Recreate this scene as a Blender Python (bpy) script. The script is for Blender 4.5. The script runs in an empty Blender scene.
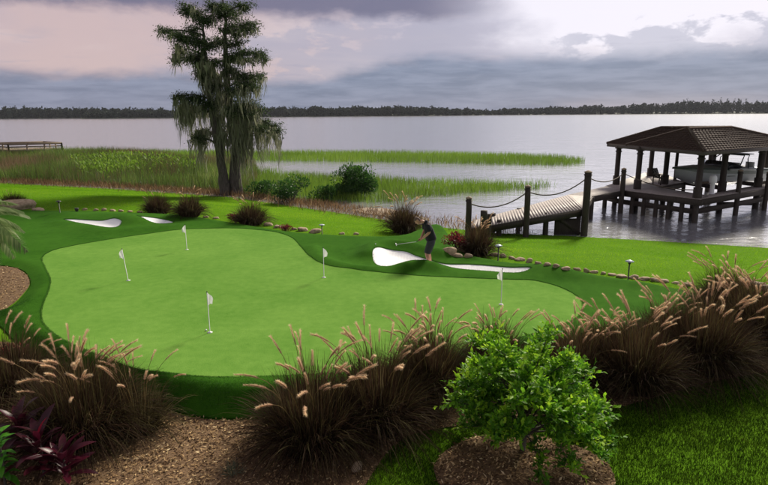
import bpy, bmesh, math, random
import numpy as np
from mathutils import Vector, Matrix
from mathutils.geometry import delaunay_2d_cdt

random.seed(7); RNG = np.random.default_rng(7)
sc = bpy.context.scene
COL = sc.collection
PI = math.pi

# ------------------------------------------------------------------ camera
W0, H0, FPX = 768.0, 485.0, 580.0
CAM = np.array([0.0, 0.0, 4.9])
PITCH = math.atan(130.0 / FPX)
ROLL = math.radians(0.3)
fwd = np.array([0, math.cos(PITCH), -math.sin(PITCH)])
up0 = np.array([0, math.sin(PITCH), math.cos(PITCH)])
rt0 = np.array([1.0, 0, 0])
RT = math.cos(ROLL) * rt0 - math.sin(ROLL) * up0
UP = math.sin(ROLL) * rt0 + math.cos(ROLL) * up0
cd = bpy.data.cameras.new('camera'); co = bpy.data.objects.new('camera', cd); COL.objects.link(co)
cd.sensor_width = 36; cd.lens = 36 * FPX / W0; cd.clip_end = 9000; cd.clip_start = 0.1
co.matrix_world = Matrix(((RT[0], UP[0], -fwd[0], CAM[0]), (RT[1], UP[1], -fwd[1], CAM[1]),
                          (RT[2], UP[2], -fwd[2], CAM[2]), (0, 0, 0, 1)))
sc.camera = co

# ------------------------------------------------------------------ sun, exposure
SUN_AZ, SUN_EL = 32.0, 36.0          # degrees right of the view axis, above the horizon
sd_ = bpy.data.lights.new('sun', 'SUN'); so = bpy.data.objects.new('sun', sd_); COL.objects.link(so)
sd_.energy = 4.0; sd_.angle = math.radians(12); sd_.color = (1.0, 0.91, 0.76)
_d = Vector((math.sin(math.radians(SUN_AZ)) * math.cos(math.radians(SUN_EL)),
             math.cos(math.radians(SUN_AZ)) * math.cos(math.radians(SUN_EL)), math.sin(math.radians(SUN_EL))))
so.rotation_euler = _d.to_track_quat('Z', 'Y').to_euler()
so.location = (20, 30, 40)
sc.view_settings.view_transform = 'Standard'; sc.view_settings.look = 'None'
sc.view_settings.exposure = 0.5; sc.view_settings.gamma = 1; sc.view_settings.use_curve_mapping = False
sc.render.engine = 'CYCLES'
sc.cycles.max_bounces = 6; sc.cycles.transparent_max_bounces = 6

# ------------------------------------------------------------------ world: overcast evening storm sky
wd = bpy.data.worlds.new('World'); sc.world = wd; wd.use_nodes = True
NT = wd.node_tree; NT.nodes.clear()

class S:                              # a node socket with arithmetic
    nt = None
    def __init__(s, o): s.o = o
    @staticmethod
    def put(sock, v):
        if isinstance(v, S): S.nt.links.new(v.o, sock)
        else: sock.default_value = v
    @staticmethod
    def m(op, *a):
        n = S.nt.nodes.new('ShaderNodeMath'); n.operation = op
        for i, v in enumerate(a): S.put(n.inputs[i], v)
        return S(n.outputs[0])
    def __add__(s, b): return S.m('ADD', s, b)
    __radd__ = __add__
    def __sub__(s, b): return S.m('SUBTRACT', s, b)
    def __rsub__(s, b): return S.m('SUBTRACT', b, s)
    def __mul__(s, b): return S.m('MULTIPLY', s, b)
    __rmul__ = __mul__
    def __truediv__(s, b): return S.m('DIVIDE', s, b)
def sstep(a, b, x):
    n = S.nt.nodes.new('ShaderNodeMapRange'); n.interpolation_type = 'SMOOTHSTEP'
    S.put(n.inputs['Value'], x); S.put(n.inputs['From Min'], a); S.put(n.inputs['From Max'], b)
    return S(n.outputs[0])
def smix(f, a, b):
    n = S.nt.nodes.new('ShaderNodeMix'); n.data_type = 'RGBA'
    S.put(n.inputs[0], f)
    for k, v in ((6, a), (7, b)):
        if isinstance(v, S): S.put(n.inputs[k], v)
        else: n.inputs[k].default_value = (*v, 1)
    return S(n.outputs[2])
def svec(x, y, z):
    n = S.nt.nodes.new('ShaderNodeCombineXYZ')
    for i, v in enumerate((x, y, z)): S.put(n.inputs[i], v)
    return S(n.outputs[0])
def snoise(v, scale, detail=5, rough=0.55, dist=0.0):
    n = S.nt.nodes.new('ShaderNodeTexNoise')
    S.put(n.inputs['Vector'], v); n.inputs['Scale'].default_value = scale
    n.inputs['Detail'].default_value = detail; n.inputs['Roughness'].default_value = rough
    n.inputs['Distortion'].default_value = dist
    return S(n.outputs[0])
def lin(r, g, b):
    f = lambda c: ((c / 255 + 0.055) / 1.055) ** 2.4 if c > 10 else c / 255 / 12.92
    return (f(r), f(g), f(b))

def build_world():
    S.nt = NT
    tc = NT.nodes.new('ShaderNodeTexCoord'); sp = NT.nodes.new('ShaderNodeSeparateXYZ')
    NT.links.new(tc.outputs['Generated'], sp.inputs[0])
    X, Y, Z = (S(sp.outputs[i]) for i in range(3))
    el = S.m('ARCSINE', Z) * (180 / PI)
    az = S.m('ARCTAN2', X, Y) * (180 / PI)
    base = svec(X, Y, Z * 2.2)
    flat = svec(X, Y, Z * 7.0)
    n1 = snoise(base, 5.0, 6, 0.56, 0.35)
    n2 = snoise(base, 15.0, 6, 0.6, 0.2)
    n3 = snoise(flat, 3.2, 5, 0.55, 0.3)
    nf = snoise(flat, 11.0, 5, 0.6, 0.2)
    K = 1.0
    c = lambda *a: tuple(v * K for v in lin(*a))
    # high overcast: rosy to the left, lavender to the right
    side = sstep(-22.0, 12.0, az + (n1 - 0.5) * 26)
    veil = smix(side, c(198, 174, 175), c(182, 179, 197))
    veil = smix(sstep(0.35, 0.68, n1) * 0.45, veil, c(172, 162, 178))
    veil = smix(sstep(0.50, 0.74, n3) * 0.5, veil, c(220, 200, 198))
    # thin silver gap where the sun stands behind the cloud
    da = (az - 23.0) / 14.0
    de = (el - 10.5) / 7.0
    g = S.m('POWER', 2.718, (da * da + de * de) * -1.0)
    glow = sstep(0.18, 0.62, g + (n1 - 0.5) * 0.75 + (n2 - 0.5) * 0.35)
    veil = smix(glow * 0.85, veil, c(244, 239, 249))
    # cumulus towers standing grey before the gap
    tow = sstep(0.0, 0.9, (n2 - 0.5) * 9 + (n1 - 0.5) * 4 + (7.2 - el) * 0.75 - S.m('ABSOLUTE', az - 25.0) * 0.10)
    veil = smix(tow * sstep(12.0, 18.0, az) * (1.0 - sstep(10.5, 12.5, el)) * 0.75, veil, c(178, 178, 197))
    # heaped cloud edge in mid sky
    hp = sstep(-0.2, 0.5, (n2 - 0.5) * 6 + (n1 - 0.5) * 6 + (az + 14.0) * 0.10 + (4.6 - el) * 0.25)
    veil = smix(hp * sstep(-20.0, -14.0, az) * (1.0 - sstep(4.0, 13.0, az)) * 0.55, veil, c(160, 158, 178))
    # long slate streaks
    veil = smix(sstep(0.56, 0.70, nf) * sstep(1.0, 3.5, el) * (1.0 - sstep(4.5, 8.0, el)) * 0.35, veil, c(150, 150, 172))
    # dark shelf of rain cloud along the horizon, thicker to the right
    top = 3.5 + (n1 - 0.5) * 2.5 + (n2 - 0.5) * 1.3 + sstep(-14.0, 8.0, az) * 1.3 - sstep(-16.0, -8.0, az) * 0.9 * (1.0 - sstep(-6.0, 2.0, az))
    band = 1.0 - sstep(-0.8, 0.9, el - top)
    veil = smix(band * 0.88, veil, smix(sstep(0.3, 0.7, nf), c(88, 106, 138), c(124, 136, 164)))
    veil = smix((1.0 - sstep(0.0, 2.0, el)) * 0.5 * sstep(0.45, 0.65, n3) * sstep(-8.0, 6.0, az), veil, c(180, 172, 182))
    # dark underside overhead, everywhere above the frame
    ov = sstep(7.9, 9.3, el + (n1 - 0.5) * 3.2 + (n2 - 0.5) * 1.5)
    veil = smix(ov * (1.0 - sstep(2.0, 14.0, az)) * (1.0 - sstep(14.0, 22.0, el)) * 0.9, veil, c(98, 94, 122))
    veil = smix(sstep(14.0, 26.0, el) * 0.8, veil, smix(sstep(0.38, 0.66, n1), c(116, 114, 124), c(160, 155, 160)))
    sky = NT.nodes.new('ShaderNodeTexSky'); sky.sky_type = 'NISHITA'; sky.sun_disc = False
    sky.sun_elevation = math.radians(SUN_EL); sky.sun_rotation = math.radians(SUN_AZ)
    STR = 0.1
    cl = NT.nodes.new('ShaderNodeVectorMath'); cl.operation = 'SCALE'
    NT.links.new(veil.o, cl.inputs[0]); cl.inputs['Scale'].default_value = WORLD_GAIN / STR
    mx = smix(0.94, S(sky.outputs[0]), S(cl.outputs[0]))
    bg = NT.nodes.new('ShaderNodeBackground'); bg.inputs['Strength'].default_value = STR
    NT.links.new(mx.o, bg.inputs[0])
    out = NT.nodes.new('ShaderNodeOutputWorld'); NT.links.new(bg.outputs[0], out.inputs[0])
WORLD_GAIN = 0.78
build_world()

# ------------------------------------------------------------------ helpers
def ray(px, py):
    d = fwd * FPX + RT * (px - W0 / 2) + UP * (H0 / 2 - py)
    return d / d[1]
def at(px, py, z=0.0):               # pixel to the point of a level plane it shows
    d = ray(px, py); t = (z - CAM[2]) / d[2]
    return CAM + d * t
def at_depth(px, py, depth):
    return CAM + ray(px, py) * depth

def tag(o, label=None, cat=None, group=None, kind=None):
    if label: o['label'] = label
    if cat: o['category'] = cat
    if group: o['group'] = group
    if kind: o['kind'] = kind
    return o
def empty(name, loc, rz=0.0):
    o = bpy.data.objects.new(name, None); COL.objects.link(o)
    o.location = Vector([float(v) for v in loc]); o.rotation_euler = (0, 0, rz); o.empty_display_size = 0.2
    return o
def link(name, me, parent=None, loc=None):
    o = bpy.data.objects.new(name, me); COL.objects.link(o)
    if parent: o.parent = parent
    if loc is not None: o.location = Vector([float(v) for v in loc])
    return o

class MB:                            # collects geometry, builds ONE mesh
    def __init__(s): s.v = []; s.f = []; s.t = []; s.n = 0
    def add(s, V, F, tint=0.5):
        V = np.asarray(V, float).reshape(-1, 3); F = np.asarray(F, int)
        if F.ndim == 1: F = F.reshape(1, -1)
        s.v.append(V); s.f.append(F + s.n); s.n += len(V)
        s.t.append(np.full(len(V), tint) if np.isscalar(tint) else np.asarray(tint, float))
        return s
    def box(s, c, d, R=None, tint=0.5):
        c = np.asarray(c, float); h = np.asarray(d, float) / 2
        V = np.array([[i, j, k] for i in (-1, 1) for j in (-1, 1) for k in (-1, 1)]) * h
        if R is not None: V = V @ np.asarray(R).T
        return s.add(V + c, [[0, 1, 3, 2], [4, 6, 7, 5], [0, 4, 5, 1], [2, 3, 7, 6], [0, 2, 6, 4], [1, 5, 7, 3]], tint)
    def bar(s, a, b, w, h, tint=0.5):   # box from a to b, w wide sideways, h high
        a = np.asarray(a, float); b = np.asarray(b, float); d = b - a; L = np.linalg.norm(d); d = d / L
        u = np.array([0, 0, 1.0]) if abs(d[2]) < 0.9 else np.array([0, 1.0, 0])
        r = np.cross(d, u); r /= np.linalg.norm(r); u = np.cross(r, d)
        return s.box((a + b) / 2, (L, w, h), np.stack([d, r, u], 1), tint)
    def tube(s, pts, rad, sides=8, tint=0.5, cap=True):
        P = np.asarray(pts, float); n = len(P); rad = np.broadcast_to(np.asarray(rad, float), (n,))
        T = np.gradient(P, axis=0); T /= np.linalg.norm(T, axis=1)[:, None] + 1e-9
        ref = np.array([1.0, 0, 0]) if abs(T[0][0]) < 0.8 else np.array([0, 1.0, 0])
        A = np.cross(T, ref); A /= np.linalg.norm(A, axis=1)[:, None] + 1e-9
        B = np.cross(T, A); th = np.arange(sides) * 2 * PI / sides
        V = P[:, None] + rad[:, None, None] * (np.cos(th)[None, :, None] * A[:, None] + np.sin(th)[None, :, None] * B[:, None])
        V = V.reshape(-1, 3); i = np.arange(n - 1)[:, None] * sides; j = np.arange(sides)[None]; k = (j + 1) % sides
        F = np.stack([i + j, i + k, i + sides + k, i + sides + j], -1).reshape(-1, 4)
        s.add(V, F, tint)
        if cap:
            m = s.n - len(V)
            for o in (0, (n - 1) * sides):
                s.f.append(np.array([[m + o + q for q in range(sides)]]))
        return s
    def lathe(s, c, prof, sides=16, tint=0.5):
        c = np.asarray(c, float)
        return s.tube([c + [0, 0, z] for r, z in prof], [r for r, z in prof], sides, tint)
    def quad_leaves(s, C, D, Nn, L, Wd, tint, fold=0.18):
        # leaves: base C, unit axis D, rough normal Nn, length L, width Wd
        Sd = np.cross(D, Nn); Sd /= np.linalg.norm(Sd, axis=1)[:, None] + 1e-9
        Nn = np.cross(Sd, D); L = L[:, None]; Wd = Wd[:, None]
        b = C; l = C + D * L * 0.45 + Sd * Wd * 0.5 + Nn * Wd * fold; r = C + D * L * 0.45 - Sd * Wd * 0.5 + Nn * Wd * fold
        t = C + D * L; n = len(C)
        V = np.stack([b, l, t, r], 1).reshape(-1, 3)
        F = np.arange(n)[:, None] * 4
        s.add(V, np.concatenate([np.concatenate([F, F + 1, F + 2], 1), np.concatenate([F, F + 2, F + 3], 1)]), np.repeat(tint, 4))
        return s
    def ribbons(s, P0, D, L, Wd, droop, seg, tint, side=None, taper=0.7):
        n = len(P0); t = np.linspace(0, 1, seg + 1)
        L = np.broadcast_to(L, (n,)); droop = np.broadcast_to(droop, (n,)); Wd = np.broadcast_to(Wd, (n,))
        C = P0[:, None] + D[:, None] * (L[:, None] * t)[:, :, None]
        C[:, :, 2] -= droop[:, None] * L[:, None] * t[None] ** 2
        if side is None:
            a = RNG.uniform(0, 2 * PI, n); side = np.stack([np.cos(a), np.sin(a), np.zeros(n)], 1)
        w = Wd[:, None] * np.maximum(1 - t[None], 0.02) ** taper * 0.5
        V = np.stack([C - side[:, None] * w[:, :, None], C + side[:, None] * w[:, :, None]], 2).reshape(-1, 3)
        m = (seg + 1) * 2; b = (np.arange(n) * m)[:, None] + (np.arange(seg) * 2)[None]
        F = np.stack([b, b + 1, b + 3, b + 2], -1).reshape(-1, 4)
        return s.add(V, F, np.repeat(np.broadcast_to(tint, (n,)), m))
    def mesh(s, name, mat, smooth=False):
        V = np.concatenate(s.v); me = bpy.data.meshes.new(name)
        tot = np.concatenate([np.full(len(f), f.shape[1]) for f in s.f]); idx = np.concatenate([f.ravel() for f in s.f])
        me.vertices.add(len(V)); me.vertices.foreach_set('co', V.astype(np.float32).ravel())
        me.loops.add(len(idx)); me.loops.foreach_set('vertex_index', idx.astype(np.int32))
        me.polygons.add(len(tot)); me.polygons.foreach_set('loop_start', (np.cumsum(tot) - tot).astype(np.int32))
        me.polygons.foreach_set('loop_total', tot.astype(np.int32))
        if smooth: me.polygons.foreach_set('use_smooth', np.ones(len(tot), bool))
        a = me.attributes.new('tint', 'FLOAT', 'POINT'); a.data.foreach_set('value', np.concatenate(s.t).astype(np.float32))
        me.update(calc_edges=True); me.validate()
        if mat: me.materials.append(mat)
        return me
    def build(s, name, mat, parent=None, loc=None, smooth=False):
        return link(name, s.mesh(name, mat, smooth), parent, loc)

def unit(V): return V / (np.linalg.norm(V, axis=-1, keepdims=True) + 1e-9)
def rdir(n, zs=1.0):
    v = RNG.normal(size=(n, 3)); v[:, 2] *= zs
    return unit(v)

# ------------------------------------------------------------------ materials
def newmat(name):
    m = bpy.data.materials.new(name); m.use_nodes = True; m.node_tree.nodes.clear(); S.nt = m.node_tree
    out = m.node_tree.nodes.new('ShaderNodeOutputMaterial')
    return m, m.node_tree, out
def coords(nt, kind='Object'):
    return S(nt.nodes.new('ShaderNodeTexCoord').outputs[kind])
def ramp(f, stops):
    n = S.nt.nodes.new('ShaderNodeValToRGB'); S.put(n.inputs[0], f)
    e = n.color_ramp.elements
    while len(e) < len(stops): e.new(0.5)
    for q, (p, c) in zip(e, stops): q.position = p; q.color = (*c, 1)
    return S(n.outputs[0])
def principled(nt, col, rough=0.6, **kw):
    p = nt.nodes.new('ShaderNodeBsdfPrincipled')
    if isinstance(col, S): S.put(p.inputs['Base Color'], col)
    else: p.inputs['Base Color'].default_value = (*col, 1)
    S.put(p.inputs['Roughness'], rough)
    for k, v in kw.items(): S.put(p.inputs[k.replace('_', ' ')], v)
    return p
def bump(h, strength=0.3, dist=0.02):
    b = S.nt.nodes.new('ShaderNodeBump'); b.inputs['Strength'].default_value = strength; b.inputs['Distance'].default_value = dist
    S.put(b.inputs['Height'], h); return b
def solid(name, a, b=None, scale=6.0, rough=0.6, bs=0.2, bd=0.01, detail=5, stretch=None, metallic=0.0, spec=0.4):
    m, nt, out = newmat(name); co_ = coords(nt)
    if stretch:
        mp = nt.nodes.new('ShaderNodeMapping'); S.put(mp.inputs[0], co_); mp.inputs['Scale'].default_value = stretch; co_ = S(mp.outputs[0])
    n = snoise(co_, scale, detail, 0.6)
    p = principled(nt, ramp(n, [(0.3, a), (0.72, b or a)]), rough, Metallic=metallic)
    p.inputs['Specular IOR Level'].default_value = spec
    if bs: nt.links.new(bump(n, bs, bd).outputs[0], p.inputs['Normal'])
    nt.links.new(p.outputs[0], out.inputs[0]); return m
def leafmat(name, stops, rough=0.5, transl=0.35, spec=0.35, boost=1.5):
    m, nt, out = newmat(name)
    a = nt.nodes.new('ShaderNodeAttribute'); a.attribute_name = 'tint'
    col = ramp(S(a.outputs['Fac']), stops)
    p = principled(nt, col, rough); p.inputs['Specular IOR Level'].default_value = spec
    t = nt.nodes.new('ShaderNodeBsdfTranslucent')
    bc = nt.nodes.new('ShaderNodeVectorMath'); bc.operation = 'SCALE'; nt.links.new(col.o, bc.inputs[0]); bc.inputs['Scale'].default_value = boost
    nt.links.new(bc.outputs[0], t.inputs[0])
    mx = nt.nodes.new('ShaderNodeMixShader'); mx.inputs[0].default_value = transl
    nt.links.new(p.outputs[0], mx.inputs[1]); nt.links.new(t.outputs[0], mx.inputs[2]); nt.links.new(mx.outputs[0], out.inputs[0])
    return m

def turfmat(name, lo, hi, grain=90, patch=0.5, dark=None):
    m, nt, out = newmat(name); c = coords(nt)
    big = snoise(c, patch, 4, 0.6, 0.3); mid = snoise(c, 4.5, 4, 0.6); fine = snoise(c, grain, 3, 0.7)
    f = big * 0.40 + mid * 0.25 + fine * 0.35
    col = ramp(f, [(0.38, lo), (0.62, hi)])
    p = principled(nt, col, 1.0); p.inputs['Specular IOR Level'].default_value = 0.03
    nt.links.new(bump(fine * 0.7 + mid * 0.3, 0.55, 0.02).outputs[0], p.inputs['Normal'])
    nt.links.new(p.outputs[0], out.inputs[0]); return m

M = {}
M['green'] = turfmat('putting_turf', (0.088, 0.222, 0.028), (0.172, 0.330, 0.058), 55, 0.3)
M['fringe'] = turfmat('fringe_turf', (0.022, 0.086, 0.005), (0.048, 0.145, 0.012), 50, 0.5)
M['lawn'] = turfmat('lawn_soil', (0.065, 0.17, 0.006), (0.12, 0.25, 0.01), 40, 0.25)
def sandmat():
    m, nt, out = newmat('white_sand'); c = coords(nt)
    w = nt.nodes.new('ShaderNodeTexWave'); S.put(w.inputs[0], c); w.inputs['Scale'].default_value = 3.2; w.inputs['Distortion'].default_value = 5.0; w.inputs['Detail Scale'].default_value = .6
    n = snoise(c, 26, 5, .6); b = snoise(c, 1.8, 3, .5)
    p = principled(nt, ramp(n * .5 + b * .5, [(.3, (.80, .81, .82)), (.7, (.90, .91, .92))]), .95)
    p.inputs['Specular IOR Level'].default_value = .1
    nt.links.new(bump(S(w.outputs['Fac']) * .16 + n * .5 + b * .8, .5, .025).outputs[0], p.inputs['Normal']); nt.links.new(p.outputs[0], out.inputs[0]); return m
M['sand'] = sandmat()
M['mulch'] = solid('mulch', (0.09, 0.05, 0.025), (0.25, 0.155, 0.075), 28, 0.9, 0.8, 0.03)
M['beach'] = solid('shore_sand', (0.30, 0.24, 0.17), (0.44, 0.36, 0.28), 12, 0.9, 0.4, 0.02)
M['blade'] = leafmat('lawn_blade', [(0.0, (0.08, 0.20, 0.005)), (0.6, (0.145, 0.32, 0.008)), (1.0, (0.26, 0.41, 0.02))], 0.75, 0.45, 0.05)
M['blade_near_shade'] = leafmat('near_lawn_shade_blade', [(0.0, (0.013, 0.034, 0.003)), (0.6, (0.031, 0.066, 0.004)), (1.0, (0.068, 0.104, 0.010))], 0.9, 0.3, 0.03)  # foreground shade is put into the base colour of these blades
M['fringe_blade'] = leafmat('fringe_blade', [(0.0, (0.018, 0.07, 0.007)), (1.0, (0.048, 0.145, 0.018))], 0.6, 0.3, 0.2)
M['reed'] = leafmat('reed_blade', [(0.0, (0.13, 0.11, 0.04)), (0.25, (0.08, 0.13, 0.018)), (0.6, (0.12, 0.22, 0.022)), (1.0, (0.22, 0.31, 0.04))], 0.55, 0.4, 0.2)
M['sedge'] = leafmat('dark_reed_blade', [(0.0, (0.16, 0.11, 0.06)), (0.2, (0.09, 0.085, 0.03)), (0.5, (0.065, 0.12, 0.02)), (0.8, (0.13, 0.21, 0.035)), (1.0, (0.26, 0.28, 0.10))], 0.55, 0.35, 0.2)
M['straw'] = leafmat('straw_blade', [(0.0, (0.07, 0.04, 0.022)), (0.5, (0.18, 0.11, 0.055)), (1.0, (0.34, 0.25, 0.13))], 0.8, 0.35, 0.05)
M['fount'] = leafmat('fountain_blade', [(0.0, (0.024, 0.013, 0.009)), (0.35, (0.056, 0.032, 0.020)), (0.6, (0.06, 0.052, 0.020)), (0.85, (0.11, 0.092, 0.04)), (1.0, (0.28, 0.21, 0.12))], 0.7, 0.32, 0.06)
M['fount_dim'] = leafmat('fountain_green_blade', [(0.0, (0.020, 0.012, 0.010)), (0.5, (0.045, 0.038, 0.016)), (1.0, (0.14, 0.115, 0.05))], 0.7, 0.3, 0.06)
M['plume'] = leafmat('plume', [(0.0, (0.24, 0.18, 0.09)), (0.25, (0.42, 0.25, 0.18)), (0.6, (0.64, 0.45, 0.30)), (1.0, (0.82, 0.66, 0.45))], 0.8, 0.5, 0.1, 1.35)
M['citrus'] = leafmat('citrus_leaf', [(0.0, (0.025, 0.09, 0.010)), (0.45, (0.085, 0.22, 0.014)), (0.75, (0.20, 0.40, 0.02)), (1.0, (0.34, 0.52, 0.03))], 0.5, 0.42, 0.25)
M['bark'] = solid('bark', (0.05, 0.042, 0.036), (0.14, 0.12, 0.10), 5, 0.9, 0.8, 0.05, stretch=(3, 3, 0.5))
M['cypress'] = leafmat('cypress_leaf', [(0.0, (0.016, 0.030, 0.010)), (0.6, (0.042, 0.072, 0.022)), (1.0, (0.10, 0.135, 0.045))], 0.6, 0.3, 0.2)
M['moss'] = leafmat('hanging_moss', [(0.0, (0.09, 0.095, 0.06)), (0.6, (0.22, 0.225, 0.15)), (1.0, (0.38, 0.38, 0.28))], 0.9, 0.3, 0.1)
M['shrub'] = leafmat('shrub_leaf', [(0.0, (0.015, 0.045, 0.010)), (0.6, (0.035, 0.10, 0.016)), (1.0, (0.09, 0.18, 0.03))], 0.5, 0.35, 0.3)
M['redleaf'] = leafmat('red_shrub_leaf', [(0.0, (0.05, 0.010, 0.012)), (0.6, (0.14, 0.022, 0.025)), (1.0, (0.30, 0.06, 0.05))], 0.5, 0.35, 0.3)
M['farwood'] = leafmat('far_foliage', [(0.0, (0.018, 0.026, 0.022)), (1.0, (0.04, 0.055, 0.038))], 0.9, 0.1, 0.1)
M['palm'] = leafmat('palm_leaflet', [(0.0, (0.06, 0.11, 0.03)), (0.6, (0.16, 0.23, 0.08)), (1.0, (0.34, 0.38, 0.18))], 0.5, 0.35, 0.3)
M['tileaf'] = leafmat('burgundy_leaf', [(0.0, (0.030, 0.005, 0.012)), (0.7, (0.085, 0.008, 0.022)), (1.0, (0.40, 0.02, 0.05))], 0.35, 0.35, 0.45)
M['limeleaf'] = leafmat('lime_leaf', [(0.0, (0.035, 0.16, 0.012)), (0.6, (0.09, 0.32, 0.02)), (1.0, (0.16, 0.42, 0.03))], 0.4, 0.4, 0.4)
M['spiky'] = leafmat('grey_green_blade', [(0.0, (0.07, 0.10, 0.06)), (1.0, (0.20, 0.24, 0.15))], 0.6, 0.3, 0.2)
M['wood'] = solid('dark_timber', (0.022, 0.016, 0.012), (0.06, 0.045, 0.034), 7, 0.7, 0.5, 0.01, stretch=(6, 6, 0.7))
M['deck'] = solid('deck_board', (0.27, 0.235, 0.21), (0.42, 0.37, 0.335), 5, 0.6, 0.3, 0.005)
M['palewood'] = solid('weathered_pale_timber', (0.20, 0.15, 0.10), (0.34, 0.27, 0.19), 6, 0.8, 0.3, 0.01)
M['tile'] = solid('roof_tile', (0.028, 0.016, 0.012), (0.072, 0.042, 0.031), 9, 0.9, 0.4, 0.02)
M['fascia'] = solid('fascia', (0.06, 0.048, 0.042), (0.10, 0.08, 0.07), 5, 0.6, 0.1, 0.005)
M['rope'] = solid('rope', (0.08, 0.065, 0.05), (0.15, 0.12, 0.09), 40, 0.9, 0.4, 0.005)
M['white'] = solid('white_plastic', (0.74, 0.74, 0.74), (0.80, 0.80, 0.80), 5, 0.4, 0.0)
M['cloth_white'] = leafmat('flag_cloth', [(0.0, (0.78, 0.78, 0.78)), (1.0, (0.84, 0.84, 0.82))], 0.8, 0.35, 0.2, 1.0)
M['black'] = solid('black_plastic', (0.015, 0.015, 0.016), (0.025, 0.025, 0.026), 5, 0.5, 0.0)
M['metal'] = solid('lamp_metal', (0.035, 0.033, 0.030), (0.07, 0.065, 0.06), 9, 0.45, 0.0)
M['lamp_cap'] = solid('lamp_cap', (0.42, 0.48, 0.55), (0.55, 0.62, 0.68), 9, 0.35, 0.0)
M['gel'] = solid('boat_gelcoat', (0.60, 0.62, 0.60), (0.68, 0.70, 0.68), 3, 0.22, 0.0, spec=0.5)
M['boatgrey'] = solid('boat_grey', (0.25, 0.28, 0.25), (0.32, 0.35, 0.31), 3, 0.3, 0.0, spec=0.5)
M['boatdark'] = solid('boat_dark_green', (0.02, 0.035, 0.028), (0.03, 0.045, 0.036), 3, 0.3, 0.0)
M['glass'] = solid('tinted_acrylic', (0.02, 0.025, 0.03), (0.03, 0.035, 0.04), 3, 0.08, 0.0, spec=0.7)
M['rock'] = solid('tan_rock', (0.24, 0.17, 0.10), (0.50, 0.39, 0.26), 7, 0.85, 0.8, 0.03)
M['skin'] = solid('skin', (0.48, 0.24, 0.16), (0.56, 0.30, 0.21), 20, 0.55, 0.0)
M['shirt'] = solid('black_shirt', (0.008, 0.009, 0.012), (0.016, 0.017, 0.022), 25, 0.85, 0.3, 0.01)
M['shorts'] = solid('grey_shorts', (0.035, 0.038, 0.042), (0.055, 0.058, 0.063), 25, 0.85, 0.3, 0.01)
M['hair'] = solid('cropped_hair', (0.10, 0.065, 0.05), (0.16, 0.11, 0.085), 60, 0.8, 0.3, 0.005)
M['steel'] = solid('steel', (0.62, 0.63, 0.64), (0.70, 0.70, 0.70), 5, 0.3, 0.0, metallic=0.4)

# lake water
def watermat():
    m, nt, out = newmat('lake_water')
    c = coords(nt)
    mp = nt.nodes.new('ShaderNodeMapping'); S.put(mp.inputs[0], c); mp.inputs['Scale'].default_value = (0.55, 1.0, 1); v = S(mp.outputs[0])
    h = snoise(v, 1.6, 4, 0.55, 0.4) * 0.7 + snoise(v, 0.22, 3, 0.5, 0.3) * 1.6
    p = principled(nt, (0.60, 0.61, 0.64), 0.14, Metallic=0.62)
    p.inputs['IOR'].default_value = 1.5; p.inputs['Specular IOR Level'].default_value = 1.0
    nt.links.new(bump(h, 0.5, 0.16).outputs[0], p.inputs['Normal'])
    nt.links.new(p.outputs[0], out.inputs[0]); return m
M['water'] = watermat()

# ------------------------------------------------------------------ terrain
WATER = -1.0
def catmull(P, n=6, closed=True):
    P = np.asarray(P, float); N = len(P); out = []
    for i in range(N if closed else N - 1):
        g = lambda k: P[(i + k) % N] if closed else P[min(max(i + k, 0), N - 1)]
        p0, p1, p2, p3 = g(-1), g(0), g(1), g(2)
        for t in np.arange(n) / n:
            out.append(0.5 * (2 * p1 + (p2 - p0) * t + (2 * p0 - 5 * p1 + 4 * p2 - p3) * t * t + (3 * p1 - p0 - 3 * p2 + p3) * t ** 3))
    if not closed: out.append(P[-1])
    return np.array(out)
def seg_dist(x, y, P, closed=True):
    d = np.full(np.shape(x), 1e9); n = len(P)
    for i in range(n if closed else n - 1):
        a = P[i]; b = P[(i + 1) % n]; ab = b - a; L = ab @ ab + 1e-12
        t = np.clip(((x - a[0]) * ab[0] + (y - a[1]) * ab[1]) / L, 0, 1)
        d = np.minimum(d, np.hypot(x - a[0] - t * ab[0], y - a[1] - t * ab[1]))
    return d
def inside(x, y, P):
    r = np.zeros(np.shape(x), bool); n = len(P)
    for i in range(n):
        a = P[i]; b = P[(i + 1) % n]
        c = (a[1] > y) != (b[1] > y)
        r ^= c & (x < (b[0] - a[0]) * (y - a[1]) / (b[1] - a[1] + 1e-12) + a[0])
    return r
def ss(a, b, x):
    t = np.clip((x - a) / (b - a), 0, 1); return t * t * (3 - 2 * t)
def pxpoly(L, z=0.0):
    return np.array([at(p[0], p[1], p[2] if len(p) > 2 else z)[:2] for p in L])

SHORE = pxpoly([(-600, 163), (-200, 172), (0, 181), (120, 187), (235, 195), (300, 204), (370, 214), (430, 222), (490, 228.5), (560, 231), (650, 236), (768, 243), (1000, 256)], WATER)
SHORE = np.vstack([[-4000, SHORE[0][1] + 40], SHORE, [4000, SHORE[-1][1] - 4]])
def shore_d(x, y): return (np.interp(x, SHORE[:, 0], SHORE[:, 1]) - y) * 0.85

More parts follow.
